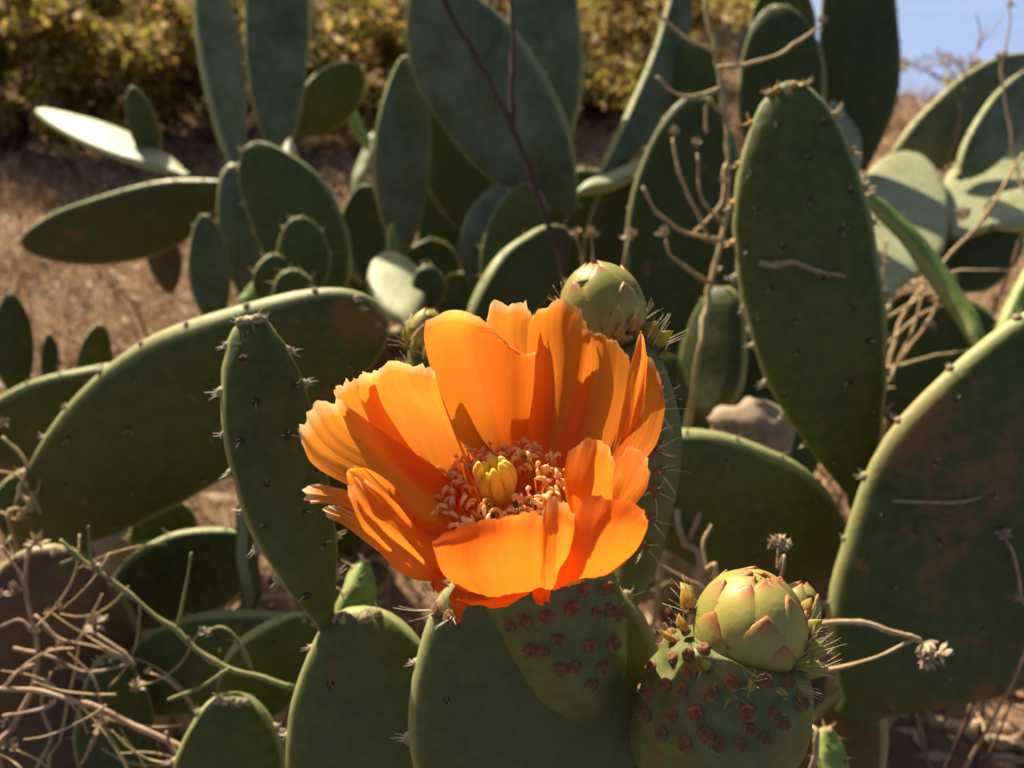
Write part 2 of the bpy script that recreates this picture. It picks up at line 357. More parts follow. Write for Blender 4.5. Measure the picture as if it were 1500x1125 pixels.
PADS = {}
def pad(plant, base, tip, wpx, roll=0, th=.013, p=1.25, bend=0, side=0, cup=0, mat='pad', knob=0, areoles='joined', tilt=1.0, step=None,
        label=None, q=.56, K=26, S=26, rimonly=False, key=None, wob=.003):
    if tilt and abs(roll) <= 44 and not (abs(roll) >= 28 and key is None) and mat not in ('pad_pale', 'pad_lime'):
        hx = abs(tip[0] - base[0]); hy = base[1] - tip[1]; ln = math.hypot(hx, hy)
        tip = (tip[0], tip[1], tip[2] - .34 * tilt * hy * tip[2] / FPX); roll = roll - 24 * tilt * (hx / ln)
    b = V(*base); t_ = V(*tip); A = (t_ - b); L = A.length; A.normalize(); mid = (b + t_) / 2
    v = CL - mid; n = (v - A * v.dot(A)).normalized(); pref = CAMX * .3 + Vector((0, 0, 1))
    if roll:
        n1 = Quaternion(A, R(abs(roll))) @ n; n2 = Quaternion(A, -R(abs(roll))) @ n
        hi, lo = (n1, n2) if (n1 - n2).dot(pref) > 0 else (n2, n1)
        n = hi if roll > 0 else lo
    W = wpx * (base[2] + tip[2]) / 2 / FPX
    X = A.cross(n).normalized()
    sd = random.random() * 100
    def f(t):
        s = max(0, math.sin(math.pi * min(1, max(0, t)) ** p))
        peak = .5 ** (1 / p)
        e = q if t > peak else q + .22 * (1 - t / peak)
        return max(s ** e, .16 * (1 - t) if t < .5 else 0)
    def centre(t):
        return b + A * (L * t) + n * (bend * 4 * t * (1 - t) * L) + X * (side * 4 * t * (1 - t) * L)
    def surf(t, a):
        w = W / 2 * f(t) * (1 + .11 * noise.noise(Vector((t * 2.6 + sd, math.copysign(3.1, math.cos(a)) if abs(math.cos(a)) > .05 else math.cos(a) * 62, sd)))); hh = th / 2 * min(1, f(t) * 1.5) ** .6 * (1.15 - .3 * t)
        ca, sa = math.cos(a), math.sin(a)
        x = math.copysign(abs(ca) ** .72, ca) * w; y = math.copysign(abs(sa) ** .62, sa) * hh
        c = centre(t)
        edge = abs(ca) ** 3
        kn = knob * edge * (math.cos(t * L / .016 * math.pi * 2 + (a > 1.57) * 1.5))
        nz = wob * noise.noise(Vector((t * 4 + sd, x * 18, sd)))
        return c + X * (x + math.copysign(kn, ca)) + n * (y + nz + cup * (x / (W / 2 + 1e-6)) ** 2 * W) + A * (.006 * noise.noise(Vector((t * 5, a, sd))) * edge * L * 3)
    verts = []; puv = []
    for i in range(K):
        t = .5 - .5 * math.cos(math.pi * (i + .02) / (K - 1 + .04))
        t = min(.9995, max(0.0, t))
        for k in range(S):
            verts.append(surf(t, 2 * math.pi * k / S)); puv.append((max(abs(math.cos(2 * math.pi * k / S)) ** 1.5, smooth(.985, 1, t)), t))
    F = grid_faces(K, S, True); F.append(tuple(range(S))[::-1]); F.append(tuple((K - 1) * S + k for k in range(S)))
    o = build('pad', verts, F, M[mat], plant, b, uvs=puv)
    if label: o['label'] = label
    def nrm(t, a):
        e = .01; p0 = surf(t, a); d1 = surf(min(t + e, .999), a) - p0; d2 = surf(t, a + e) - p0
        m = d2.cross(d1)
        out = p0 - centre(t)
        m = m if m.dot(out) > 0 else -m
        return p0, m.normalized()
    spots = []
    step = step or (.027 if areoles != 'joined' else .03)
    rows = max(3, int(L / step)); tt = .1
    for i in range(rows):
        t = .1 + .84 * (i + .5) / rows; w = W * f(t); cols = max(1, int(w / (step * .95)))
        for s in (1, -1):
            for j in range(cols):
                u = ((j + .5 + (.25 if i % 2 else -.25)) / cols * 2 - 1) * .86 + random.uniform(-.06, .06)
                if abs(u) > .9: continue
                spots.append((t + random.uniform(-.012, .012), math.acos(max(-1, min(1, u))) * s, 'face'))
        spots.append((t, 0, 'rim')); spots.append((t + .3 / rows, math.pi, 'rim'))
    for a in range(4): spots.append((.985, .5 + a * .75, 'rim'))
    if areoles == 'joined':
        mb = MB()
        for t, a, kd in spots:
            p0, m = nrm(min(t, .99), a); fr = frame(m); r = .0013 if kd == 'face' else .0016
            ring = [p0 + fr @ Vector((r * math.cos(k * 1.2566), r * math.sin(k * 1.2566), -.0003)) for k in range(5)]
            mb.add((ring + [p0 + m * r * .9], [(k, (k + 1) % 5, 5) for k in range(5)]), 0 if kd == 'face' else 1)
            if kd == 'rim' or random.random() < .35:
                sp = p0 + m * random.uniform(.004, .008) + fr @ Vector((random.uniform(-.003, .003), random.uniform(-.003, .003), 0))
                e = fr @ Vector((.0004, 0, 0)); e2 = fr @ Vector((-.0002, .0004, 0))
                mb.add(([p0 + e, p0 + e2, p0 - e, sp], [(0, 1, 3), (1, 2, 3), (2, 0, 3)]), 1)
        a_ = build('areoles', mb.v, mb.f, [M['areole_dark'], M['areole_pale']], o, b, midx=mb.m); a_['kind'] = 'stuff'
    elif areoles:
        for t, a, kd in spots:
            if kd == 'face' and (rimonly or math.sin(a) < 0): continue
            p0, m = nrm(min(t, .99), a)
            gold = areoles == 'gold' and (t > .62) and kd == 'rim'
            src = AR_GOLD if gold else (AR_PAD if kd == 'face' else AR_RIM)
            inst('areole', random.choice(src), o, TM(p0 - m * .0002, m, random.uniform(.8, 1.25) * (1 if areoles != 'gold' else 1.3), random.random() * 6))
    if key:
        PADS[key] = (o, BVHTree.FromPolygons([tuple(x) for x in verts], F), surf)
    return o
def hit(key, px, py):
    d = (V(px, py, 1) - CL).normalized()
    loc, nr, _, _ = PADS[key][1].ray_cast(CL, d)
    if loc is None: return None, None
    if nr.dot(d) > 0: nr = -nr
    return loc, nr
def ground_pt(p, dx=0, dy=0):
    return Vector((p.x + dx, p.y + dy, ground_z(p.x + dx, p.y + dy)))
def to_px(p):
    c = CR.transposed() @ (Vector(p) - CL); return (750 + c.x / -c.z * FPX, 562.5 - c.y / -c.z * FPX, -c.z)
def plant(label, base, dx=0, dy=0, group=None, foot_w=150, mat='pad_brown', th=.03):
    """empty on the soil; a woody foot pad joins it to the crown point 'base'"""
    p = V(*base); gp = ground_pt(p, dx, dy)
    e = empty('prickly_pear', gp, label, 'cactus', group)
    g2 = gp - Vector((0, 0, .02))
    if (p - gp).length > .03:
        q1 = to_px(g2); q2 = base
        dist = max(.1, (q1[2] + q2[2]) / 2)
        pad(e, q1, q2, foot_w * base[2] / dist, 0, th, 1.0, mat=mat, K=14, S=14, areoles=None, tilt=0, q=.4, label='woody old pad at the foot of the plant')
    return e

# ============================ foreground flowering prickly pear
A = plant('flowering prickly pear with orange bloom, buds and a slim pad on its side', (800, 1290, .235), 0, .02, foot_w=330, mat='pad')
pad(A, (805, 1330, .245), (768, 790, .232), 385, 0, .020, 1.15, tilt=0, mat='pad_main', areoles='own', label='broad grey-green pad directly under the orange flower', key='main', q=.5, wob=.001)
pad(A, (560, 1330, .285), (520, 890, .275), 235, -5, .020, 1.1, tilt=0, mat='pad_main', areoles='own', label='old pad with corky brown shoulder carrying the slim pad', q=.42, side=.02)
pad(A, (480, 925, .272), (368, 462, .262), 135, 8, .015, 1.2, tilt=0, step=.0135, mat='pad', areoles='own', knob=.0006, side=-.03, label='slim pad with knobbly spiny rim beside the orange flower', key='slim', q=.5, bend=.02, wob=.001)

# ------------------------------------------------------------------ flower, ovaries, buds
D0 = .200
def PZ(px, py, z): return V(px, py, D0 - z / 1000)
def lathe_bent(path, radii, seg=28, n=26, rib=0.0):
    """tube with a varying radius along a curve (fruit bodies)"""
    P = [Vector(p) for p in catmull([tuple(p) for p in path], n)]; Rr = [float(x) for x in np.interp(np.linspace(0, 1, n), np.linspace(0, 1, len(radii)), radii)]
    Rr = list(np.convolve(np.pad(Rr, 2, mode='edge'), np.ones(5) / 5, 'valid'))
    Rr[0] = radii[0]; Rr[-1] = radii[-1]
    verts = []; x = None
    for i, p in enumerate(P):
        d = (P[min(i + 1, n - 1)] - P[max(i - 1, 0)]).normalized()
        x = d.cross(CAMZ).normalized() if x is None else (x - d * x.dot(d)).normalized()
        y = d.cross(x)
        for k in range(seg):
            a = 2 * math.pi * k / seg; r = Rr[i] * (1 + rib * math.cos(a * 7 + i * .25)) * (1 + .03 * noise.noise(Vector((math.cos(a) * 2, math.sin(a) * 2, i * .2))))
            verts.append(p + (x * math.cos(a) + y * math.sin(a)) * r)
    F = grid_faces(n, seg, True); F.append(tuple(range(seg))[::-1]); F.append(tuple((n - 1) * seg + k for k in range(seg)))
    return verts, F
def hook_mesh(name, L, w, curl, mat, seed):
    rd = random.Random(seed); pts = []
    for i in range(6):
        t = i / 5; pts.append((L * .35 * curl * t * t, rd.uniform(-.02, .02) * L, L * (t - .25 * curl * t * t)))
    P = [Vector(p) for p in catmull(pts, 9)]; v = []
    for i, p in enumerate(P):
        t = i / 8; r = w * (.55 + .9 * math.sin(math.pi * min(1, t * .8 + .12))) * (1 - t ** 3) * .5 + .00005
        for k in range(7):
            a = 2 * math.pi * k / 7; v.append(p + Vector((math.cos(a) * r * .55, math.sin(a) * r, 0)))
    return mesh_data(name, v, grid_faces(9, 7, True) + [tuple(range(7))[::-1], tuple(56 + k for k in range(7))], mat)
HOOK = [hook_mesh('leaf', .0065, .0026, c, M[m], i) for i, (c, m) in enumerate([(.8, 'leaf_hook'), (1.2, 'leaf_hook'), (.5, 'leaf_hook_red'), (1.0, 'leaf_hook_red')])]
def tuft_mesh(seed, n, L, r=.00012):
    rd = random.Random(seed); mb = MB()
    for i in range(n):
        d = Vector((rd.gauss(0, .45), rd.gauss(0, .45), 1)).normalized(); l = L * rd.uniform(.5, 1.1)
        mb.add(tube([(0, 0, -.0008), d * l * .5 + Vector((0, 0, rd.uniform(-.0004, .0004))), d * l], r, r * .3, 4, 5))
    return mesh_data('spine_tuft', mb.v, mb.f, M['spine'])
TUFT = [tuft_mesh(i, 9, .0075) for i in range(5)]

def fruit(plant_, name, path, radii, key, label=None, tub=(), **k):
    if tub: k.update(n=64, seg=80)
    v, f = lathe_bent(path, radii, **k); org = Vector(path[0])
    if tub:   # a low swelling under every areole
        bv = BVHTree.FromPolygons([tuple(x) for x in v], f); V0 = np.array([tuple(x) for x in v]); dsp = np.zeros(len(V0)); vn = np.zeros_like(V0)
        cen = np.array([tuple(c) for c in catmull([tuple(p) for p in path], 64)]).repeat(80, 0); vn = V0 - cen; vn /= np.linalg.norm(vn, axis=1)[:, None]
        for px, py in tub:
            h_, _, _, _ = bv.ray_cast(CL, (V(px, py, 1) - CL).normalized())
            if h_ is not None: dsp = np.maximum(dsp, .0012 * np.exp(-(np.linalg.norm(V0 - np.array(h_), axis=1) / .0026) ** 2))
        v = [Vector(p) for p in V0 + vn * dsp[:, None]]
    o = build(name, v, f, M['fruit'], plant_, org)
    if label: o['label'] = label
    PADS[key] = (o, BVHTree.FromPolygons([tuple(x) for x in v], f), None)
    return o
def areoles_on(key, pts, src=None, smin=.85, smax=1.15):
    for px, py in pts:
        p, n = hit(key, px, py)
        if p is None: continue
        inst('areole', random.choice(src or AR_FRUIT), PADS[key][0], TM(p - n * .0003, n, random.uniform(smin, smax), random.random() * 6))
def areoles_back(key, axis_a, axis_b, rad, n, src=None):
    """areoles on the side that this camera does not see"""
    a, b = Vector(axis_a), Vector(axis_b); bv = PADS[key][1]
    for i in range(n):
        t = .15 + .75 * (i + .5) / n; an = math.pi * (1.08 + .84 * ((i * .618) % 1)); c = a.lerp(b, t); d = (b - a).normalized()
        x = CAMX - d * CAMX.dot(d); x.normalize(); y = d.cross(x)
        if y.dot(CAMZ) < 0: y = -y
        dr = x * math.cos(an) + y * math.sin(an)
        loc, nr, _, _ = bv.ray_cast(c + dr * rad * 3, -dr)
        if loc is None: continue
        if nr.dot(dr) < 0: nr = -nr
        inst('areole', random.choice(src or AR_FRUIT), PADS[key][0], TM(loc - nr * .0003, nr, random.uniform(.85, 1.15), i))

OV_AR = [(747, 918), (768, 911), (819, 939), (839, 894), (875, 898), (894, 895), (908, 897), (864, 947), (900, 943), (777, 954), (794, 956), (822, 982), (843, 978), (883, 980), (867, 1003), (800, 905), (856, 868), (890, 862)]
# --- main flower: ovary carries petals, stamens and stigma
ov_path = [V(846, 1030, .226), V(842, 975, .217), V(826, 910, .208), V(795, 840, .203), V(755, 790, .2005), V(748, 780, .2)]
fl = fruit(A, 'flower', ov_path, [.006, .0135, .0158, .0162, .0140, .012], 'ovary', 'wide open orange flower on its knobbly green ovary', rib=.012, tub=OV_AR)
areoles_on('ovary', OV_AR)
areoles_back('ovary', ov_path[0], ov_path[3], .02, 16)
AX = (CAMX * -.15 + CAMY * .76 + CAMZ * .63).normalized()
BASE = PZ(742, 768, -1)
E2 = (CAMY - AX * CAMY.dot(AX)).normalized(); E1 = E2.cross(AX).normalized()
if E1.dot(CAMX) < 0: E1 = -E1

def petal(rows, mat='petal', ruffle=.6, notch=.5, nu=25, nv=25, seed=0, wave=.5):
    """rows from base to lip, each a list of (px, py, mm nearer than flower centre)"""
    grid = []
    R_ = [catmull([tuple(PZ(*p)) for p in r], nu) for r in rows]
    cols = [catmull([R_[i][j] for i in range(len(rows))], nv) for j in range(nu)]
    verts = []; uv = []; sd = seed * 7.31
    for i in range(nv):
        v = i / (nv - 1)
        for j in range(nu):
            u = j / (nu - 1); p = Vector(cols[j][i])
            d = Vector(cols[j][nv - 1]) - Vector(cols[j][nv - 3])
            if d.length > 1e-7: d.normalize()
            a = Vector(cols[min(j + 1, nu - 1)][i]) - Vector(cols[max(j - 1, 0)][i]); b_ = Vector(cols[j][min(i + 1, nv - 1)]) - Vector(cols[j][max(i - 1, 0)])
            nn = a.cross(b_); nn = nn.normalized() if nn.length > 1e-12 else CAMZ
            lip = v ** 5
            fr = noise.noise(Vector((u * 5 + sd, sd, 1))) * .0016 + noise.noise(Vector((u * 17 + sd, sd, 2))) * .0008 + noise.noise(Vector((u * 40, sd, 5))) * .0004
            p = p + d * fr * lip * notch * 1.6
            p = p + nn * (wave * .0009 * noise.noise(Vector((u * 4 + sd, v * 2.2, sd))) + ruffle * .0013 * v ** 3 * noise.noise(Vector((u * 7 + sd, v * 1.5, sd + 9))))
            p = p + nn * (.00008 * math.sin(u * 44 + sd) * (1 - v) + .00012 * noise.noise(Vector((u * 22 + sd, v * 2, 3))))
            verts.append(p); uv.append((u, v))
    return build('petal', verts, grid_faces(nv, nu), M[mat], fl, BASE, uvs=uv)
PET = [
 # back row (tips away)
 dict(rows=[[(700, 730, -5), (735, 712, -8), (790, 715, -6)], [(670, 650, -4), (720, 630, -10), (775, 635, -6)], [(636, 560, 0), (695, 545, -9), (782, 570, -2)], [(621, 500, 3), (685, 485, -7), (783, 530, 1)], [(624, 470, 3), (655, 456, -1), (698, 463, -5), (730, 489, -4), (765, 521, 0), (783, 517, 2)]], ruffle=.5),
 dict(rows=[[(735, 720, -10), (790, 712, -12)], [(722, 600, -12), (765, 590, -15), (810, 600, -13)], [(712, 500, -12), (750, 490, -15), (800, 510, -14)], [(713, 468, -12), (724, 448, -13), (748, 444, -14), (768, 442, -14), (777, 462, -15), (790, 474, -14)]], mat='petal_pale', ruffle=.6, notch=1),
 dict(rows=[[(770, 725, -7), (800, 718, -8), (835, 730, -6)], [(768, 640, -8), (805, 630, -12), (850, 640, -8)], [(772, 540, -8), (815, 530, -13), (866, 545, -9)], [(774, 478, -9), (815, 470, -14), (862, 500, -10)], [(780, 462, -10), (795, 448, -12), (822, 441, -14), (848, 453, -12), (861, 480, -10)]], mat='petal', notch=.9, ruffle=.5),
 dict(rows=[[(800, 730, -5), (850, 735, -1)], [(820, 640, -6), (862, 650, -6), (893, 660, 2)], [(845, 560, -7), (880, 560, -8), (918, 575, 0)], [(852, 500, -8), (885, 505, -8), (925, 545, 0)], [(853, 481, -9), (880, 489, -9), (901, 500, -6), (922, 524, -1)]], ruffle=.35),
 dict(rows=[[(760, 700, -9), (740, 640, -14)], [(700, 660, -8), (690, 600, -12)], [(662, 620, -5), (664, 560, -8)], [(650, 590, -4), (652, 570, -6)]], mat='petal_green', ruffle=.2),
 # right side
 dict(rows=[[(845, 735, 1), (880, 745, 6)], [(892, 672, 3), (915, 680, 6)], [(908, 600, 5), (940, 600, 8)], [(921, 545, 7), (936, 530, 9), (949, 540, 8)], [(934, 500, 9), (938, 484, 10), (943, 500, 9)]], ruffle=.25, notch=.2),
 dict(rows=[[(865, 745, 3), (895, 755, 9)], [(892, 690, 4), (925, 700, 13)], [(920, 620, 5), (962, 650, 14)], [(938, 560, 7), (974, 600, 13)], [(945, 530, 8), (953, 522, 8), (968, 555, 10), (975, 590, 12)]], ruffle=.5),
 dict(rows=[[(875, 790, 14), (890, 800, 20)], [(893, 720, 14), (925, 745, 22)], [(905, 685, 13), (948, 715, 23)], [(905, 670, 12), (928, 652, 14), (948, 668, 18), (952, 695, 21)]], ruffle=.6, wave=.9),
 dict(rows=[[(850, 800, 16), (880, 805, 18)], [(832, 745, 19), (862, 755, 24), (895, 745, 22)], [(826, 700, 22), (860, 705, 27), (899, 700, 23)], [(832, 662, 23), (852, 648, 25), (872, 643, 26), (890, 655, 25), (899, 676, 23)]], ruffle=.4),
 # front row (tips nearest)
 dict(rows=[[(775, 800, 10), (815, 800, 11)], [(802, 852, 24), (835, 850, 27), (880, 842, 24)], [(812, 825, 34), (862, 822, 39), (926, 812, 33)], [(825, 780, 37), (880, 770, 43), (946, 778, 36)], [(836, 752, 37), (856, 736, 40), (884, 727, 41), (918, 732, 39), (942, 750, 37), (949, 765, 36)]], mat='petal_red', ruffle=.45),
 dict(rows=[[(745, 805, 9), (785, 805, 10)], [(785, 860, 22), (810, 864, 24), (830, 850, 24)], [(788, 830, 32), (815, 830, 36), (848, 822, 35)], [(791, 780, 38), (815, 775, 41), (846, 780, 39)], [(795, 745, 39), (804, 733, 40), (818, 730, 41), (832, 740, 40), (842, 758, 39)]], mat='petal', ruffle=.35),
 dict(rows=[[(710, 805, 9), (770, 805, 9)], [(690, 868, 22), (735, 872, 26), (790, 858, 24)], [(650, 845, 31), (720, 838, 36), (794, 830, 34)], [(636, 805, 35), (715, 795, 41), (794, 790, 39)], [(634, 792, 35), (658, 776, 37), (692, 763, 40), (735, 755, 42), (775, 753, 41), (794, 756, 40)]], mat='petal_red', ruffle=.5, wave=.8),
 # low outer petals under the lip
 dict(rows=[[(720, 815, 10), (770, 815, 10)], [(688, 868, 20), (735, 872, 23), (776, 862, 21)], [(672, 880, 27), (725, 884, 30), (776, 868, 27)], [(668, 876, 31), (700, 887, 32), (740, 889, 32), (774, 870, 29)]], mat='petal_red', ruffle=.5),
 dict(rows=[[(690, 830, 12), (715, 835, 12)], [(660, 868, 20), (690, 878, 22)], [(660, 886, 24), (682, 892, 25)], [(667, 905, 26), (671, 913, 26), (676, 905, 26)]], mat='petal_red', ruffle=.2, notch=.1),
 dict(rows=[[(770, 820, 9), (800, 820, 9)], [(782, 850, 21), (806, 852, 22)], [(780, 872, 26), (806, 872, 27)], [(785, 884, 27), (794, 887, 28), (803, 880, 27)]], mat='petal_red', ruffle=.3, notch=.2),
 dict(rows=[[(805, 815, 9), (850, 815, 9)], [(806, 845, 18), (850, 845, 18)], [(808, 852, 22), (830, 860, 23), (862, 850, 22)]], mat='petal_yellow', ruffle=.2),
 # left side
 dict(rows=[[(690, 760, 2), (720, 725, -3)], [(612, 720, 8), (640, 680, 2), (686, 672, -3)], [(560, 652, 13), (610, 610, 4), (668, 630, -2)], [(530, 590, 17), (585, 565, 8), (645, 575, 2)], [(527, 556, 18), (545, 541, 16), (568, 531, 12), (598, 530, 8), (622, 532, 5), (637, 548, 4)]], mat='petal_pale', notch=.8, ruffle=.7),
 dict(rows=[[(670, 765, 2), (700, 740, -2)], [(570, 690, 12), (610, 660, 4)], [(505, 610, 17), (560, 590, 10)], [(489, 578, 19), (500, 553, 18), (520, 547, 15), (545, 552, 13)]], mat='petal_pale', notch=.8),
 dict(rows=[[(690, 785, 6), (700, 750, 1)], [(610, 760, 17), (620, 720, 9), (645, 690, 4)], [(520, 715, 24), (545, 675, 17), (585, 650, 11)], [(460, 682, 28), (490, 640, 23), (530, 610, 17)], [(440, 648, 29), (443, 620, 28), (458, 594, 26), (485, 583, 23), (517, 598, 18)]], mat='petal_pale', notch=.9, ruffle=.8),
 dict(rows=[[(690, 795, 8), (700, 765, 3)], [(618, 800, 22), (640, 775, 14)], [(545, 745, 30), (580, 716, 22)], [(513, 712, 32), (530, 690, 29), (545, 690, 27)], [(508, 692, 33), (514, 684, 32), (526, 683, 30)]], mat='petal', ruffle=.5),
 dict(rows=[[(700, 805, 9), (705, 775, 5)], [(640, 850, 22), (650, 825, 22), (645, 780, 15)], [(585, 838, 29), (605, 800, 30), (612, 770, 24)], [(535, 780, 33), (560, 760, 34), (580, 735, 30)], [(508, 725, 34), (520, 705, 35), (535, 700, 33)]], mat='petal', ruffle=.4, wave=.9),
 dict(rows=[[(690, 805, 8), (700, 780, 4)], [(600, 790, 22), (620, 760, 18)], [(530, 752, 28), (545, 728, 24)], [(485, 738, 30), (490, 714, 29)], [(455, 738, 28), (448, 728, 28), (450, 712, 29), (470, 709, 29)]], mat='petal_cream', ruffle=.5),
 dict(rows=[[(690, 815, 9), (700, 790, 5)], [(610, 838, 22), (625, 800, 20)], [(545, 800, 28), (560, 765, 27)], [(505, 770, 30), (512, 747, 30)], [(480, 758, 28), (474, 748, 28), (485, 741, 29), (498, 741, 30)]], mat='petal_cream', ruffle=.4),
 dict(rows=[[(700, 825, 10), (720, 800, 8)], [(645, 852, 20), (655, 820, 20)], [(630, 855, 25), (640, 840, 26)], [(632, 862, 27), (640, 868, 27), (660, 860, 27)]], mat='petal_red', ruffle=.3),
]
for i, d in enumerate(PET): petal(seed=i + 1, **d)

def stamen_mesh(seed, mat):
    rd = random.Random(seed); mb = MB(); L = 1.0
    b1, b2 = rd.uniform(-.15, .15), rd.uniform(-.15, .15)
    mb.add(tube([(0, 0, 0), (b1 * .5, b2, .4), (b1, b2 * .4, .75), (0, 0, 1)], .022, .016, 5, 8), 0)
    # anther: curled two-lobed pouch
    c = rd.uniform(.5, 1.2)
    a0 = rd.uniform(0, 6.28); cu = rd.uniform(1.2, 3.6); LL = .24
    pts = []; pos = Vector((0, 0, .97)); hd = rd.uniform(.2, 1.2)
    for i in range(6):
        pts.append(tuple(pos)); hd += cu / 6
        pos = pos + Vector((math.sin(hd) * math.cos(a0), math.sin(hd) * math.sin(a0), math.cos(hd))) * LL / 5
    P = [Vector(p) for p in catmull(pts, 9)]; v = []
    for i, p in enumerate(P):
        d = (P[min(i + 1, 8)] - P[max(i - 1, 0)]).normalized(); fr = frame(d); r = (.030 * math.sin(math.pi * (i + .9) / 10) + .008) * rd.uniform(.85, 1.15)
        for k in range(6):
            a = k * math.pi / 3; v.append(p + fr @ Vector((math.cos(a) * r * 1.25, math.sin(a) * r * .8, 0)))
    mb.add((v, grid_faces(9, 6, True) + [tuple(range(6))[::-1], tuple(48 + k for k in range(6))]), 1)
    return mesh_data('stamen', mb.v, mb.f, [M['filament'], mat], midx=mb.m)
ST = [stamen_mesh(i, M['anther']) for i in range(9)]; ST_LIT = [stamen_mesh(10 + i, M['anther_lit']) for i in range(4)]
for i in range(230):
    r = math.sqrt(random.uniform(.10, 1)); an = i * 2.39996 + random.uniform(-.2, .2); ct, sn = math.cos(an), math.sin(an)
    dirv = E1 * ct + E2 * sn
    root = BASE + dirv * (.0045 + .0075 * r) + AX * (-.001)
    front = -sn
    L = .0125 + .0035 * (1 - r) + random.uniform(-.0018, .0018)
    tipp = BASE + dirv * (.0035 + .0125 * r) + AX * L + dirv.cross(AX) * random.uniform(-.0015, .0015)
    z = tipp - root
    src = ST_LIT if (front > .35 and r > .45) else ST  # front stamens take the anthers with sunlight painted into their colour
    inst('stamen', random.choice(src), fl, Matrix.Translation(root) @ (frame(z) @ Matrix.Rotation(random.random() * 6.3, 3, 'Z')).to_4x4() @ Matrix.Diagonal((.0115, .0115, z.length, 1)))
# pistil: thick style and upright yellow stigma lobes
mb = MB(); mb.add(tube([BASE - AX * .002, BASE + AX * .006, BASE + AX * .0105], .0022, .0026, 12, 8))
build('style', mb.v, mb.f, M['filament'], fl, BASE)
for i in range(8):
    an = i * 2 * math.pi / 8 + .3; dv = E1 * math.cos(an) + E2 * math.sin(an); k = random.uniform(.8, 1.15)
    pts = [BASE + AX * .009 + dv * .0012, BASE + AX * .0125 + dv * .0030, BASE + AX * (.0130 + .0045 * k) + dv * .0036, BASE + AX * (.0130 + .0085 * k) + dv * (.0022 + .0016 * random.random())]
    P = catmull([tuple(p) for p in pts], 10); v = []
    fr = frame(AX)
    for j, p in enumerate(P):
        r = (.0008 + .0007 * math.sin(math.pi * min(1, j / 9 * .9 + .05))) * (1 if j < 9 else .55) * random.uniform(.92, 1.1)
        for q_ in range(9):
            a = q_ * 2 * math.pi / 9; v.append(Vector(p) + fr @ Vector((math.cos(a) * r, math.sin(a) * r, 0)))
    build('stigma_lobe', v, grid_faces(10, 9, True) + [tuple(range(9))[::-1], tuple(81 + q_ for q_ in range(9))], M['stigma'], fl, BASE)

# --- flower buds
def bud(owner, centre, axis, rx, rz, scales, spin=0.0, tipmat=None):
    """overlapping pointed scales wrapped round a spheroid"""
    ax = Vector(axis).normalized(); fr = frame(ax, CAMX)
    def S(phi, lat, off):
        r = rx * math.cos(lat); return centre + fr @ Vector(((r + off * math.cos(lat)) * math.cos(phi), (r + off * math.cos(lat)) * math.sin(phi), (rz + off) * math.sin(lat)))
    v = [S(2 * math.pi * k / 20, -1.5 + 3.05 * i / 13, 0) for i in range(14) for k in range(20)]
    core = build('bud_core', v, grid_faces(14, 20, True), M['scale'], owner, centre, uvs=[(.5, .3)] * len(v))
    for si, (phi, l0, l1, half, off) in enumerate(scales):
        nu, nv = 11, 14; verts = []; uv = []; phi += spin
        for i in range(nv):
            t = i / (nv - 1); lat = l0 + (l1 - l0) * t
            wd = half * (math.sin(math.pi * (.28 + .72 * t)) ** .85 if t > .3 else .92 + .08 * t / .3)
            wd = max(wd, .015)
            for j in range(nu):
                u = j / (nu - 1) * 2 - 1
                cl = max(.25, math.cos(lat))
                lift = off * (.5 + .5 * t) + .00025 * (1 - u * u) + (.0004 * max(0, t - .85) / .15)
                edge = -.0003 * abs(u) ** 3
                verts.append(S(phi + u * wd / cl * .9, min(1.5, lat - .10 * u * u * (1 - t)), lift + edge)); uv.append(((u + 1) / 2, t))
        # thickness: a thin folded back rim
        n0 = len(verts); inner = [p - (p - centre).normalized() * .0004 for p in verts]
        fa = grid_faces(nv, nu); fb = [tuple(i + n0 for i in f[::-1]) for f in fa]
        rim = [j for j in range(nu)] + [i * nu + nu - 1 for i in range(1, nv)] + [(nv - 1) * nu + j for j in range(nu - 2, -1, -1)] + [i * nu for i in range(nv - 2, 0, -1)]
        fc = [(rim[i], rim[i - 1], rim[i - 1] + n0, rim[i] + n0) for i in range(len(rim))]
        build('bud_scale', verts + inner, fa + fb + fc, M['scale'], owner, centre, uvs=uv + uv)
    return S
def spiral_scales(n, l0=-.75, l1=1.12, half0=.80, half1=.50, length=1.05, off=.0003):
    out = []
    for i in range(n):
        t = i / (n - 1); a = l0 + (l1 - l0) * t
        out.append((i * 2.39996 + random.uniform(-.12, .12), a - .35 + random.uniform(-.06, .06), min(1.47, a + length * (1 - .35 * t)), half0 + (half1 - half0) * t, .0008 - .0006 * t + off * .3))
    return out
RB_AR = [(955, 976), (975, 1003), (948, 1015), (1011, 985), (946, 1047), (983, 1049), (1020, 1046), (969, 1075), (1002, 1090), (1035, 1077), (1051, 1092), (1096, 1045), (1098, 1069), (1136, 1047), (1148, 1060), (1122, 1082), (1086, 1092), (1073, 1000), (1122, 998), (1157, 1000), (1040, 1015), (1175, 1030), (985, 962), (1008, 958), (1030, 950), (965, 950), (1000, 1012)]
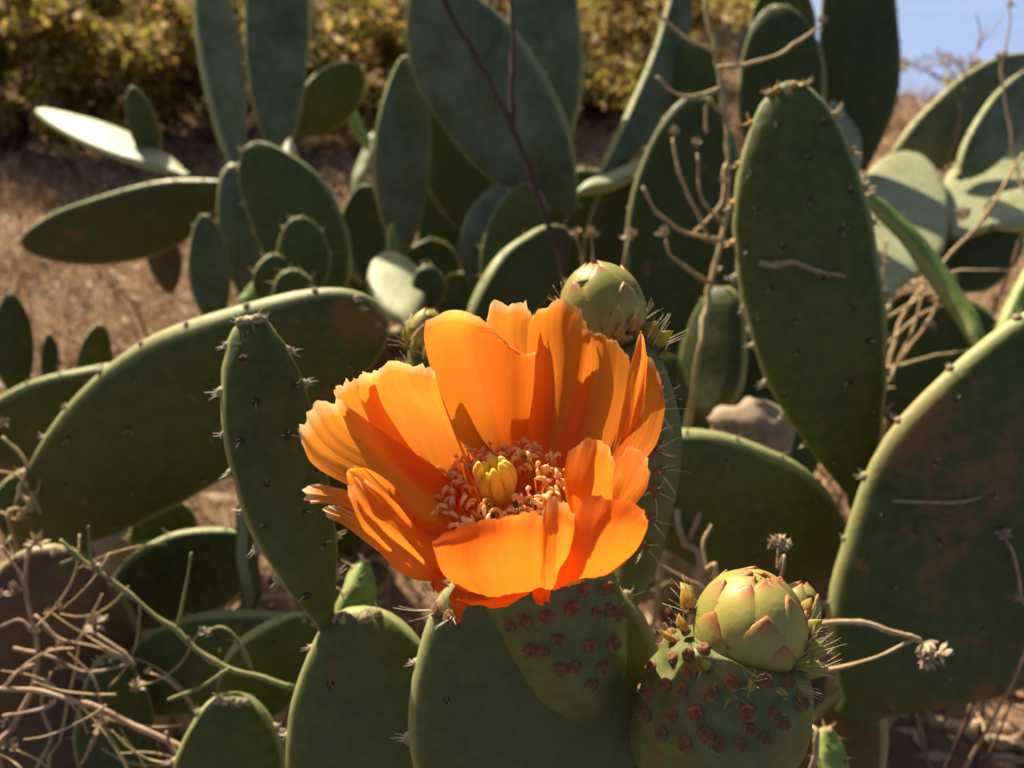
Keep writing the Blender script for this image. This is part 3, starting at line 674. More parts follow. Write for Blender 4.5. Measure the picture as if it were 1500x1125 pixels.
# right bud on its barrel shaped ovary
rp = [V(985, 1150, .222), V(1020, 1105, .213), V(1058, 1040, .206), V(1085, 975, .203), V(1095, 945, .2025)]
rb = fruit(A, 'flower_bud', rp, [.007, .0185, .0212, .0182, .0122], 'rbud', 'fat yellow-green bud with red scale tips and hooked leaves beside the orange flower', rib=.008, tub=RB_AR)
RC = V(1097, 918, .2015); RAX = (CAMX * .10 + CAMY * .90 + CAMZ * .33)
Sf = bud(rb, RC, RAX, .0128, .0138, spiral_scales(17), spin=.4)
areoles_on('rbud', RB_AR)
areoles_back('rbud', rp[0], rp[4], .02, 14)
def hooks(key, lst, z=(0, 1, 0)):
    o = PADS[key][0]
    for px, py, d, dx, dy, dz, s, k in lst:
        p = V(px, py, d); z = CAMX * dx + CAMY * dy + CAMZ * dz
        inst('leaf', HOOK[k], o, TM(p, z, s, random.random() * 6)); inst('spine_tuft', random.choice(TUFT), o, TM(p, z + Vector((random.uniform(-.3, .3), 0, .2)), s * random.uniform(.8, 1.2), random.random() * 6))
        inst('areole', random.choice(AR_FRUIT), o, TM(p, z, .8 * s, 0))
hooks('rbud', [(1010, 895, .203, -.3, 1, .1, 1.1, 2), (1005, 925, .201, -.6, .7, .3, .9, 3), (990, 940, .203, -.9, .5, .2, .9, 2), (1030, 975, .192, -.1, .4, 1, .8, 0), (1012, 880, .206, -.3, 1, 0, 1.0, 1),
 (1097, 1000, .187, .1, -.1, 1, .8, 0), (1072, 1012, .188, -.1, -.6, .6, .8, 1), (1130, 1000, .189, .4, -.5, .6, .9, 0), (1150, 1000, .192, .8, -.3, .5, 1.0, 1), (1160, 975, .194, .9, .4, .4, 1.0, 0),
 (1170, 955, .197, .9, .6, .2, 1.2, 0), (1182, 960, .200, 1, .5, .1, 1.3, 1), (1178, 930, .203, .8, .8, 0, 1.1, 0), (1168, 985, .197, 1, .2, .2, 1.1, 0), (1172, 900, .207, .7, 1, 0, .9, 2), (1186, 985, .203, 1, .4, 0, 1.2, 1)])
# small bud tucked behind it
sp_ = [V(1150, 985, .216), V(1160, 945, .217), V(1166, 915, .218)]
sb = fruit(A, 'flower_bud', sp_, [.005, .0065, .0055], 'sbud', 'small pinkish bud tucked behind the fat yellow-green bud')
bud(sb, V(1167, 895, .2185), CAMX * .25 + CAMY, .0056, .0072, spiral_scales(9, off=.0001))
# bud standing behind the orange petals, at its back
bp = [V(890, 905, .238), V(925, 800, .244), V(938, 660, .245), V(920, 570, .244), V(900, 510, .243)]
bb = fruit(A, 'flower_bud', bp, [.006, .0090, .0125, .0128, .0105], 'bbud', 'pale green bud with red tips standing behind the orange petals', rib=.01)
bud(bb, V(882, 457, .243), CAMX * -.2 + CAMY * .95 + CAMZ * .15, .0122, .0142, spiral_scales(13), spin=2.2)
areoles_on('bbud', [(955, 640), (968, 690), (960, 720), (965, 600), (950, 560), (962, 660), (955, 760), (945, 800)], AR_BRIST)
hooks('bbud', [(945, 500, .238, .4, 1, .2, 1.5, 1), (955, 510, .240, .6, .8, .2, 1.5, 0), (962, 525, .240, 1, .6, .1, 1.2, 1), (905, 500, .231, .1, 1, .4, 1.1, 2), (925, 490, .233, .2, 1, .2, 1.2, 2), (940, 470, .246, .2, 1, .1, 1.1, 0),
 (972, 580, .243, 1, .3, .1, .7, 1), (978, 620, .243, 1, .25, .1, .7, 2), (975, 660, .243, 1, -.1, .1, .6, 3), (830, 450, .244, -.5, 1, 0, .9, 2), (850, 475, .236, -.4, 1, .3, .8, 2)])
# little bud at the left, behind
lp = [V(640, 600, .285), V(630, 545, .285), V(625, 510, .285)]
lb = fruit(A, 'flower_bud', lp, [.005, .0085, .0065], 'lbud', 'tiny pinkish bud behind the left petals of the orange flower')
bud(lb, V(623, 488, .285), CAMY + CAMX * .2, .0062, .0080, spiral_scales(9, off=.0001))
hooks('lbud', [(600, 505, .28, -.6, .9, .2, 1.2, 0), (608, 520, .278, -.5, .8, .4, 1.1, 1), (600, 540, .278, -.8, .6, .3, 1.0, 3), (625, 525, .275, 0, 1, .6, .9, 2)])
# bristly tuft on the pad's left shoulder
for px, py in [(585, 868), (610, 880), (640, 892), (660, 905), (598, 905), (572, 940)]:
    p, n = hit('main', px, py)
    if p is not None: inst('areole', random.choice(AR_BRIST), PADS['main'][0], TM(p - n * .0003, n + CAMY * .4 - CAMX * .3, 1.3, random.random() * 6))

# ============================ prickly pear on the right: tall pad and big broad pad
B = plant('prickly pear with a tall upright scarred pad above a huge rust-streaked pad', (1270, 1010, .40), 0, .03, foot_w=170)
pad(B, (1252, 1050, .395), (1610, 455, .42), 415, 40, .018, 1.05, mat='pad_scar', areoles='own', step=.032, label='huge broad pad with rust-brown corky streaks and sunlit rim', key='bigr', q=.5, side=.06)
pad(B, (1264, 748, .425), (1152, 120, .50), 198, 4, .016, 1.22, mat='pad', areoles='gold', step=.022, knob=.0010, label='tall upright pad with pale scar line and golden rim areoles', key='tall', q=.5, side=-.03)
pad(B, (1240, 830, .45), (905, 660, .43), 225, -6, .018, 1.0, mat='pad', label='low dark pad reaching towards the orange flower', key='low', q=.5)
def scar(key, pts, r=.0009):
    P = [hit(key, *p) for p in pts]
    if any(p[0] is None for p in P): return
    build('scar', *tube([p[0] + p[1] * r * .35 for p in P], r, r * .6, 6, 24, .5), M['cork'], PADS[key][0], P[0][0])
scar('tall', [(1112, 384), (1135, 390), (1165, 388), (1200, 398), (1238, 407)], .0016)
scar('bigr', [(1308, 735), (1350, 733), (1400, 736), (1438, 727)], .0009)

# ============================ prickly pear on the left: long slanting pad
C = plant('prickly pear with a long slanting dark pad behind the slim pad', (35, 800, .47), 0, .03, foot_w=110)
pad(C, (25, 800, .46), (556, 450, .42), 245, -4, .021, 1.14, mat='pad_scar', label='long slanting dark pad with brightly lit upper rim', key='slant', q=.45, side=-.03, K=34, areoles='own', step=.03)
pad(C, (-60, 690, .60), (270, 545, .60), 165, -6, .016, 1.0, mat='pad_scar', label='pad speckled with brown cork behind the slanting pad', q=.5)
pad(C, (10, 790, .50), (50, 685, .50), 65, 10, .012, 1.1, mat='pad')
Cs = plant('small prickly pear with three little round pads behind the brown-speckled pad', (82, 590, .71), 0, .02, foot_w=170)
pad(Cs, (130, 600, .69), (146, 474, .68), 48, 0, .012, 1.1, mat='pad')
pad(Cs, (25, 590, .72), (15, 430, .72), 55, 0, .012, 1.1, mat='pad_dark')
pad(Cs, (76, 580, .73), (72, 488, .74), 26, 0, .010, 1.1, mat='pad_dark')

# ============================ low plant at the lower left
Dp = plant('low spreading prickly pear under the slim pad with several sunlit rims', (330, 1080, .42), 0, .04, foot_w=160)
pad(Dp, (150, 1010, .42), (470, 930, .40), 150, 0, .014, 1.0, mat='pad', label='flat low pad lying beneath the slim pad', q=.5)
pad(Dp, (330, 1060, .37), (455, 905, .37), 130, -4, .013, 1.15, mat='pad', q=.5)
pad(Dp, (330, 1260, .34), (343, 1018, .345), 155, -4, .013, 1.1, mat='pad', label='round pad top with yellow-green rim at the bottom', q=.45, areoles='own', rimonly=True)
pad(Dp, (140, 910, .46), (375, 795, .48), 145, -3, .012, 1.05, mat='pad_dark', q=.5)
pad(Dp, (255, 850, .48), (230, 725, .49), 95, 10, .011, 1.1, mat='pad', q=.5)
pad(Dp, (368, 910, .43), (356, 738, .43), 26, 66, .010, 1.1, mat='pad', knob=.0012, label='narrow pad seen edge-on with a row of bumps', q=.45)
pad(Dp, (270, 830, .47), (195, 790, .47), 40, 35, .009, 1.1, mat='pad_lime')
pad(Dp, (505, 960, .33), (535, 820, .34), 55, 30, .010, 1.0, mat='pad_lime')
pad(Dp, (400, 1170, .36), (405, 1095, .36), 48, 40, .009, 1.0, mat='pad_lime')
Db = plant('withered brown prickly pear half buried in tangled dry stems', (90, 1130, .43), -.01, .03, foot_w=150)
pad(Db, (90, 1240, .42), (60, 800, .44), 260, 0, .020, 1.05, mat='pad_brown', label='large withered brown pad', q=.45)
pad(Db, (195, 1220, .40), (155, 960, .41), 110, 5, .014, 1.1, mat='pad_dark', q=.5)

# ============================ rear left clump
E = plant('tall rear prickly pear with a pale sunlit pad and a dark horizontal pad', (395, 470, .90), 0, .02, foot_w=120)
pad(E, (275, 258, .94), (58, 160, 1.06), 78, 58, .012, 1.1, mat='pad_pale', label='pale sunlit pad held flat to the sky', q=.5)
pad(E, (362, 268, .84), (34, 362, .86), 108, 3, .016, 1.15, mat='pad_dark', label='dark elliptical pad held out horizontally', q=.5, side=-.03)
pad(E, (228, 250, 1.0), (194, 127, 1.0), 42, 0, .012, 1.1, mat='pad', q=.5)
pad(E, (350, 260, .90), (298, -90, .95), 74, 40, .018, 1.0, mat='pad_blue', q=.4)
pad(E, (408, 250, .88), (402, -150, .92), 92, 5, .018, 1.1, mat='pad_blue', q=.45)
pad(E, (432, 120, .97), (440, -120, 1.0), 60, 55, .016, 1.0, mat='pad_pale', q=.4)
pad(E, (425, 205, .95), (528, 98, .98), 78, 0, .014, 1.15, mat='pad', q=.5)
pad(E, (395, 480, .86), (345, 240, .87), 90, 10, .020, 1.0, mat='pad_blue', q=.4)
pad(E, (250, 430, .95), (232, 325, .97), 48, 0, .02, 1.0, mat='pad_brown', q=.4)
pad(E, (315, 490, .80), (300, 314, .82), 58, 6, .014, 1.1, mat='pad_blue', q=.5)
E2p = plant('mid prickly pear with a pointed leaning pad and small round young pads', (455, 470, .74), 0, .03, foot_w=130, mat='pad')
pad(E2p, (490, 460, .72), (365, 212, .76), 135, -4, .014, 1.0, mat='pad', q=.5, side=.04, label='leaning pad with lit serrated rim')
pad(E2p, (532, 415, .76), (424, 206, .80), 44, 62, .014, 1.0, mat='pad_blue', q=.4, side=-.16, label='arching pad seen edge-on')
pad(E2p, (458, 440, .66), (436, 318, .68), 76, 0, .012, 1.15, mat='pad', q=.5)
pad(E2p, (395, 450, .66), (405, 372, .66), 58, 0, .011, 1.0, mat='pad', q=.5)
pad(E2p, (428, 455, .63), (432, 394, .63), 60, 0, .011, 1.0, mat='pad', q=.5)
pad(E2p, (350, 445, .74), (395, 408, .74), 26, 50, .008, 1.0, mat='pad_lime')

# ============================ rear centre clump
Fp = plant('big rear prickly pear with a broad leaning blue-green pad', (700, 480, .85), 0, .03, foot_w=190)
pad(Fp, (842, 312, .76), (612, -22, .80), 180, -5, .016, 1.12, mat='pad_blue', q=.47, side=-.02, label='broad leaning blue-green pad crossed by a dark twig')
pad(Fp, (585, 385, .84), (596, 82, .86), 82, 14, .018, 1.05, mat='pad_blue', q=.45)
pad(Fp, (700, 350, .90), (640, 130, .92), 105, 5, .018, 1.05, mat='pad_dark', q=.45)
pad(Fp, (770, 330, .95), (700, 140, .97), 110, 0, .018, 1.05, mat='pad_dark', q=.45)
pad(Fp, (805, 260, .86), (792, -110, .92), 112, -12, .018, 1.05, mat='pad_blue', q=.42)
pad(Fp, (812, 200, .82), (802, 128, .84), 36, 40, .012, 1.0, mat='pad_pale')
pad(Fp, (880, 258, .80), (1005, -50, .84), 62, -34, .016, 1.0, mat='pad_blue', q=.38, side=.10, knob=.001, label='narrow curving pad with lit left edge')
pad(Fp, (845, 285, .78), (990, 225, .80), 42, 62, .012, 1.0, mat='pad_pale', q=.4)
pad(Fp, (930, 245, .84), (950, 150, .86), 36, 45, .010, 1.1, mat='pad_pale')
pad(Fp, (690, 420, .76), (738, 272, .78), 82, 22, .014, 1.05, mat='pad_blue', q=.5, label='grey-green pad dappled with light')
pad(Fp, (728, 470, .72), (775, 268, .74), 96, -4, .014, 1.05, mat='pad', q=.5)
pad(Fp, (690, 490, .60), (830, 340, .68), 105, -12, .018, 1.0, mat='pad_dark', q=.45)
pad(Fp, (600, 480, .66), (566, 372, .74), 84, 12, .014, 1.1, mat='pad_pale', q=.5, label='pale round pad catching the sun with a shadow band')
pad(Fp, (628, 455, .70), (626, 388, .71), 50, 0, .014, 1.0, mat='pad_dark', q=.45)
pad(Fp, (575, 395, .76), (573, 328, .78), 20, 50, .008, 1.0, mat='pad_lime')
pad(Fp, (820, 480, .95), (880, 250, .97), 170, 0, .02, 1.0, mat='pad_dark', q=.42)
pad(Fp, (540, 220, 1.05), (505, 150, 1.05), 26, 60, .010, 1.0, mat='pad_lime')

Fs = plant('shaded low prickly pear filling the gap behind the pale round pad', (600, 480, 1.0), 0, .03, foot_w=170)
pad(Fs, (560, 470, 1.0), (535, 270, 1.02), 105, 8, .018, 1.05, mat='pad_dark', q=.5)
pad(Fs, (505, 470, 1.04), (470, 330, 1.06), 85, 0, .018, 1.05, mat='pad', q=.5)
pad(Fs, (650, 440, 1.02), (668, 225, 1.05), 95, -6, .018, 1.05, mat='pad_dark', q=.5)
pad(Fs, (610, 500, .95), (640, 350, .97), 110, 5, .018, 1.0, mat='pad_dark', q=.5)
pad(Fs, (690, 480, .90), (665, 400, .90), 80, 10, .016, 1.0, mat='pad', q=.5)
pad(Fs, (520, 290, 1.06), (548, 195, 1.08), 30, 55, .012, 1.0, mat='pad_pale', q=.45)
# ============================ rear right clump
Gp = plant('shaded rear prickly pear with upright pads standing against the sea', (1110, 500, .80), 0, .03, foot_w=170)
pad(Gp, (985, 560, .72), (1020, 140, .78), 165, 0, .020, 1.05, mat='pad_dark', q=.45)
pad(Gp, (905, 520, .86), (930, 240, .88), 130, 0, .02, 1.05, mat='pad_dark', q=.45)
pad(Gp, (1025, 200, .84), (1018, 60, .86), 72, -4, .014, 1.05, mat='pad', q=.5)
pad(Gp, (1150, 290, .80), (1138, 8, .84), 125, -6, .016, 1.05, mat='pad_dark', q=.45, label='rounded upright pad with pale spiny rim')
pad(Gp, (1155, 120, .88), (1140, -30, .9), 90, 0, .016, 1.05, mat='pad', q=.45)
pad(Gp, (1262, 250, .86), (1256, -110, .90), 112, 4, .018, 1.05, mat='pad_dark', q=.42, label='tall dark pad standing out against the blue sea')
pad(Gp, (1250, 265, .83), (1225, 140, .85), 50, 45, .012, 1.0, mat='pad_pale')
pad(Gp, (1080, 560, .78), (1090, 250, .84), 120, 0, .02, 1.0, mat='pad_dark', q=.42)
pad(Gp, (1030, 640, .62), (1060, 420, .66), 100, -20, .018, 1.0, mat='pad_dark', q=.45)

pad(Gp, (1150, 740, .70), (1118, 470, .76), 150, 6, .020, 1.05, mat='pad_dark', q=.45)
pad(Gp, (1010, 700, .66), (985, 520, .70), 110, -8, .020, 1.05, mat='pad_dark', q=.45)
# ============================ right edge clump
Hp = plant('sun-bleached pale prickly pear leaning back at the sea edge', (1400, 480, .85), .02, .03, foot_w=130)
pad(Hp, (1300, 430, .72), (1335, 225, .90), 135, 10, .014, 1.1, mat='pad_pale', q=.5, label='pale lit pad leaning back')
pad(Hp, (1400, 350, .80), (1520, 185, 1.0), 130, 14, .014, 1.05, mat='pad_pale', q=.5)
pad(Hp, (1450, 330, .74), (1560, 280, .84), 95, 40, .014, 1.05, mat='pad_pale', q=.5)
pad(Hp, (1300, 245, .95), (1540, 95, 1.0), 120, -30, .016, 1.0, mat='pad_blue', q=.45, label='grey-green pad with sunlit upper rim')
pad(Hp, (1405, 260, .86), (1520, 110, .9), 80, -35, .014, 1.0, mat='pad_blue', q=.45)
pad(Hp, (1375, 420, .86), (1480, 300, .9), 130, 0, .016, 1.0, mat='pad_dark', q=.45)
pad(Hp, (1335, 640, .76), (1345, 430, .80), 150, 6, .020, 1.05, mat='pad_dark', q=.45)
pad(Hp, (1425, 620, .74), (1400, 440, .78), 120, 0, .018, 1.05, mat='pad_dark', q=.45)
Hq = plant('slender bright green prickly pear with one arching knobbly edge-on pad', (1440, 560, .56), .01, .02, foot_w=60, mat='pad')
pad(Hq, (1440, 520, .545), (1268, 285, .58), 40, 66, .012, 1.0, mat='pad_lime', q=.36, side=.13, knob=.0016, areoles='own', label='arching bright green pad seen edge-on')
pad(Hq, (1455, 560, .58), (1530, 380, .60), 60, 40, .014, 1.0, mat='pad_lime', q=.45)
Bq = plant('young yellow-green prickly pear pad sprouting from litter below the fat bud', (1225, 1140, .36), 0, .02, foot_w=40, mat='pad')
pad(Bq, (1232, 1170, .355), (1208, 1065, .36), 42, 25, .010, 1.0, mat='pad_lime', q=.45)

# ------------------------------------------------------------------ stones
def stone(px, py, d, sx, sy, sz, label, seed, sink=True):
    p = V(px, py, d); v = []; n1, n2 = 14, 18
    for i in range(n1):
        la = -math.pi / 2 + math.pi * i / (n1 - 1)
        for k in range(n2):
            lo = 2 * math.pi * k / n2; u = Vector((math.cos(la) * math.cos(lo), math.cos(la) * math.sin(lo), math.sin(la)))
            r = 1 + .35 * noise.noise(u * 1.6 + Vector((seed, 0, 0))) + .12 * noise.noise(u * 5 + Vector((seed, 3, 0)))
            v.append(p + Vector((u.x * sx, u.y * sy, u.z * sz)) * r)
    base = Vector((p.x, p.y, p.z - sz))
    # a tall stone reaches the soil
    gz = ground_z(p.x, p.y)
    v = [Vector((q.x, q.y, q.z if q.z > p.z - sz * .25 else q.z + (gz - .02 - (p.z - sz)) * min(1, (p.z - sz * .25 - q.z) / (sz * .75)))) for q in v]
    o = build('stone', v, grid_faces(n1, n2, True), M['stone'], None, Vector((p.x, p.y, gz)))
    tag(o, label, 'stone'); return o
stone(1098, 625, .60, .030, .022, .018, 'sunlit tan stone between the tall pad and the orange flower', 1)
stone(1085, 470, .74, .022, .02, .030, 'shaded upright stone behind the tall dry stalk', 2)
stone(1035, 560, .70, .03, .03, .05, 'dark stone in the shade beneath the tall dry stalk', 5)
stone(168, 785, .60, .018, .015, .014, 'small cream stone under the long slanting pad', 3)
stone(1290, 940, .62, .03, .025, .015, 'pale stone lying in litter behind the huge pad', 4)

# ------------------------------------------------------------------ dry weeds
def head_mesh(seed):
    rd = random.Random(seed); mb = MB()
    lo_, hi_ = [(-.2, 1.35), (.6, 1.4), (.2, .9), (-.5, 1.2), (.9, 1.5)][seed % 5]
    for i in range([26, 18, 14, 34, 12][seed % 5]):
        el = rd.uniform(lo_, hi_); an = rd.uniform(0, 6.283); d = Vector((math.cos(el) * math.cos(an), math.cos(el) * math.sin(an), math.sin(el)))
        s = frame(d) @ Vector((1, 0, 0)); s2 = frame(d) @ Vector((0, 1, 0)); L = rd.uniform(.7, 1.1); w = rd.uniform(.14, .26)
        m = d * L * .55
        mb.add(([d * .1, m + s * w + s2 * .05, d * L + Vector((0, 0, rd.uniform(-.15, .15))), m - s * w + s2 * .05, m - s2 * .1], [(0, 1, 4), (1, 2, 4), (2, 3, 4), (3, 0, 4), (0, 3, 2, 1)]))
    return mesh_data('seed_head', mb.v, mb.f, M['head'], smooth=False)
HEADS = [head_mesh(i) for i in range(5)]
def weed(label, main, branches=(), heads=(), mat='straw', r=.0012, foot=True, group=None):
    P = [V(*p) for p in main]
    if foot:
        low = P[-1]; gp = ground_pt(low, random.uniform(-.02, .02), .03); gp.z -= .01
        P += [low.lerp(gp, .5), gp]
    else: gp = P[-1]
    e = empty('dry_weed', gp, label, 'dry weed', group)
    build('stem', *tube(P[::-1], r * 1.15, r * .7, 6, len(P) * 6, .35), M[mat], e, gp)
    for b in branches:
        bp_ = [V(*p) for p in b]; build('branch', *tube(bp_, r * .45, r * .75, 5, max(8, len(bp_) * 5), .35), M[mat], e, bp_[-1])
    for h in heads:
        px, py, d, s = h[:4]; z = Vector((random.uniform(-.5, .5), random.uniform(-.5, .3), 1)) if len(h) < 6 else CAMX * h[4] + CAMY * h[5] + CAMZ * .2
        inst('seed_head', random.choice(HEADS), e, TM(V(px, py, d), z, s, random.random() * 6))
    return e
def p3(d, *pts): return [(x, y, d) for x, y in pts]
weed('dark forked dry twig crossing the broad blue-green pad', p3(.58, (640, -15), (700, 90), (745, 180), (790, 290), (828, 400), (835, 470)), [p3(.58, (748, -15), (751, 90), (747, 182))], mat='twig', r=.0028)
weed('tall pale dry stalk with curled tendrils and seed heads beside the tall pad', p3(.54, (1032, -15), (1050, 100), (1066, 220), (1062, 330), (1036, 440), (1018, 560)),
     [p3(.54, (945, 5), (1000, 52), (1045, 75)), p3(.54, (960, 112), (1005, 142), (1052, 128)), p3(.53, (1208, 32), (1150, 75), (1090, 95), (1050, 100)), p3(.53, (985, 200), (1000, 265), (1040, 345), (1058, 352)),
      p3(.52, (1020, 225), (1030, 290), (1062, 330)), p3(.53, (975, 350), (988, 380), (1042, 415)), p3(.53, (940, 275), (985, 330), (1060, 352)), p3(.54, (1035, 195), (1035, 150), (1058, 165)), p3(.54, (1012, 345), (1055, 300), (1065, 240))],
     [(1205, 35, .53, .006), (985, 198, .53, .007), (1020, 218, .52, .008, 0, 1), (975, 348, .53, .009, -.3, 1), (1058, 270, .53, .006), (1062, 180, .54, .006), (1050, 400, .53, .006)], mat='straw', r=.0021)
weed('thin dry stalk with a flat head in the dark gap above the bud', p3(.50, (922, 346), (912, 390), (908, 450), (912, 520)), (), [(922, 345, .50, .0065, 0, 1)], mat='straw_pink', r=.0009)
weed('pair of dry heads on thin stalks in the dark gap left of the bud', p3(.52, (866, 346), (868, 400), (862, 500)), [p3(.52, (845, 346), (858, 400), (863, 440))], [(866, 345, .52, .0065, 0, 1), (845, 346, .52, .0065, -.2, 1)], mat='straw_pink', r=.0009)
weed('long greenish dry stem slanting across the low spreading pads', p3(.325, (88, 790), (125, 822), (180, 862), (262, 930), (335, 978), (428, 1005)),
     [p3(.32, (281, 808), (272, 860), (261, 920)), p3(.32, (300, 928), (325, 918), (350, 940), (371, 982)), p3(.32, (245, 1025), (290, 1008), (338, 978)), p3(.325, (130, 770), (133, 810), (140, 832)), p3(.325, (90, 825), (112, 818), (125, 822))],
     [(300, 926, .32, .0032), (135, 832, .325, .0042), (165, 858, .325, .0028), (275, 938, .325, .002), (322, 955, .325, .002)], mat='stem_green', r=.0011, foot=False)
weed('thick straw-coloured stem running low across the brown withered pad', p3(.34, (-10, 1008), (60, 1014), (130, 1033), (210, 1068), (290, 1104), (345, 1135)),
     [p3(.34, (5, 1048), (60, 1042), (82, 1028)), p3(.34, (5, 1010), (25, 985), (50, 975)), p3(.335, (245, 1070), (255, 1095), (275, 1120)), p3(.34, (420, 1085), (370, 1095), (330, 1125))], [(8, 1060, .34, .003)], mat='straw_pink', r=.0013)
weed('tangled brown weed with fluffy heads over the withered pad', p3(.36, (45, 800), (35, 850), (45, 900), (55, 950), (50, 1000), (20, 1060), (5, 1140)),
     [p3(.36, (190, 972), (150, 950), (90, 935), (50, 900)), p3(.36, (190, 972), (130, 985), (80, 965), (20, 950)), p3(.35, (110, 940), (130, 925), (160, 940), (200, 975)), p3(.36, (220, 985), (250, 1000), (280, 1030), (300, 1075)), p3(.36, (0, 920), (30, 908), (48, 925)), p3(.36, (75, 985), (60, 1030), (75, 1080), (50, 1130)), p3(.36, (0, 800), (20, 830), (40, 870)), p3(.35, (100, 955), (140, 1000), (150, 1060), (120, 1120))],
     [(55, 797, .36, .0062, 0, 1), (25, 868, .36, .006), (0, 872, .36, .005), (140, 912, .355, .0055), (85, 950, .36, .006), (60, 925, .36, .004), (88, 980, .36, .0045), (218, 988, .355, .004), (10, 1090, .36, .005)], mat='straw_pink', r=.0012)
rt = random.Random(5); tb = []; th_ = []
for i in range(22):
    x, y, d = rt.uniform(-20, 210), rt.uniform(830, 1110), rt.uniform(.33, .39); a = rt.uniform(-.9, .9); cv = rt.uniform(-.35, .35); L = rt.uniform(24, 46); q_ = []
    for k in range(5):
        q_.append((x, y, d)); x += L * math.cos(a); y += L * math.sin(a); a += cv; d += rt.uniform(-.004, .004)
    tb.append(q_)
    if i % 3 == 0: th_.append((q_[0][0], q_[0][1], q_[0][2], rt.uniform(.0025, .005)))
weed('fine matted web of dry tendrils over the withered pad', p3(.37, (150, 870), (120, 930), (105, 1000), (90, 1080), (80, 1150)), tb, th_, mat='straw', r=.0007)
weed('curling dry stems at the foot of the long slanting pad', p3(.42, (5, 640), (38, 680), (30, 720), (48, 745), (20, 790)), [p3(.42, (0, 690), (30, 700), (60, 750)), p3(.42, (60, 700), (50, 730), (25, 760)), p3(.42, (0, 750), (30, 760), (50, 720))], [(5, 620, .42, .004)], mat='straw', r=.0012)
weed('looped dry straw ending in a ragged white head beside the fat bud', p3(.30, (1348, 938), (1310, 924), (1262, 912), (1195, 914), (1160, 930)), [p3(.30, (1340, 936), (1270, 966), (1190, 986)), p3(.30, (1375, 960), (1355, 945), (1336, 936))],
     [(1352, 940, .30, .0065, .6, -.5), (1375, 958, .30, .0065, .9, -.3), (1360, 965, .30, .005, .2, -1)], mat='straw', r=.0011)
weed('small flat white dry flower head standing above the fat bud', p3(.27, (1140, 797), (1139, 830), (1136, 880)), (), [(1140, 797, .27, .0042, 0, 1), (1132, 797, .27, .003, -1, .2), (1150, 797, .27, .003, 1, .2)], mat='straw_pink', r=.0006)
weed('bent brown stalk between the orange flower and the fat bud', p3(.36, (1042, 768), (1030, 795), (1036, 830), (1046, 870)), [p3(.36, (945, 808), (975, 830), (1040, 868))], [(948, 806, .36, .0065)], mat='straw', r=.0011)
weed('blurred brown sticks leaning below the low dark pad', p3(.42, (958, 672), (985, 735), (1005, 790), (1022, 850)), [p3(.42, (1060, 640), (1040, 700), (1012, 790))], (), mat='straw_pink', r=.0022)
weed('tangle of golden dry stems behind the tall pad', p3(.66, (1500, 225), (1440, 320), (1370, 400), (1320, 470), (1290, 580)),
     [p3(.64, (1395, 418), (1340, 440), (1280, 480)), p3(.64, (1310, 568), (1265, 572)), p3(.64, (1425, 512), (1350, 525), (1290, 545)), p3(.63, (1350, 370), (1352, 430), (1330, 500), (1292, 575)), p3(.64, (1500, 400), (1420, 395), (1340, 415)), p3(.64, (1420, 440), (1350, 460), (1275, 530)), p3(.65, (1380, 390), (1370, 450), (1310, 540)), p3(.64, (1300, 350), (1292, 420), (1300, 520))],
     [(1362, 480, .64, .008), (1372, 440, .64, .008), (1412, 322, .66, .012), (1392, 250, .7, .007), (1330, 420, .64, .007), (1290, 385, .64, .006)], mat='straw', r=.0017)
weed('wispy dry stalk with a bud-like head rising before the sea', p3(.78, (1468, 75), (1470, 135), (1490, 250), (1500, 330)), [p3(.78, (1480, 10), (1478, 40), (1469, 90))], [(1468, 88, .78, .010, 0, 1), (1480, 8, .78, .006, 0, 1)], mat='straw_pink', r=.0014)
weed('grey branching dry twig in front of the sea', p3(.95, (1446, 38), (1420, 95), (1402, 140), (1400, 200)), [p3(.95, (1388, 85), (1395, 110), (1410, 125)), p3(.95, (1470, 25), (1440, 60), (1430, 75)), p3(.95, (1430, 20), (1436, 45), (1432, 68))], [(1402, 133, .95, .011)], mat='straw_pink', r=.0012)
weed('thin dry stalk with pale star head over the huge broad pad', p3(.36, (1470, 785), (1485, 815), (1495, 870), (1500, 960)), (), [(1470, 783, .36, .004), (1490, 880, .36, .004)], mat='straw_pink', r=.0007)
weed('slanting brown twigs in the litter under the huge broad pad', p3(.45, (1505, 860), (1470, 930), (1430, 1010), (1400, 1095)), [p3(.45, (1500, 925), (1450, 935), (1395, 948)), p3(.45, (1480, 950), (1440, 1020), (1420, 1060)), p3(.44, (1490, 1000), (1470, 1060), (1440, 1120))], (), mat='twig', r=.0011)
weed('brown stalk hanging below the fat bud', p3(.30, (1170, 1025), (1180, 1060), (1190, 1125)), (), [(1183, 1050, .30, .003)], mat='straw_pink', r=.0012)

# ------------------------------------------------------------------ fallen sticks
for i, (a, b, d, r_, lab) in enumerate([((1350, 1060), (1510, 1115), .55, .006, 'pale flattened stick lying in litter at the lower right'), ((1400, 1075), (1520, 1085), .52, .007, 'reddish brown stick lying across the litter'), ((1280, 1010), (1380, 1050), .58, .004, 'short grey stick under the huge broad pad')]):
    P = [V(a[0], a[1], d), V((a[0] + b[0]) / 2, (a[1] + b[1]) / 2 + 4, d), V(b[0], b[1], d)]
    for q in P: q.z = ground_z(q.x, q.y) + r_ * .8
    # slide along the sight line so that it lies on the soil
    P = []
    for (x, y) in (a, ((a[0] + b[0]) / 2, (a[1] + b[1]) / 2 + 3), b):
        dd = (V(x, y, 1) - CL); t = (ground_z(0, .5) + r_ - CL.z) / dd.z; w = CL + dd * t; w.z = ground_z(w.x, w.y) + r_ * .7; P.append(w)
    o = build('stick', *tube(P, r_, r_ * .6, 8, 14, .5), M[('straw', 'straw_pink', 'twig')[i]], None, P[0]); tag(o, lab, 'stick')

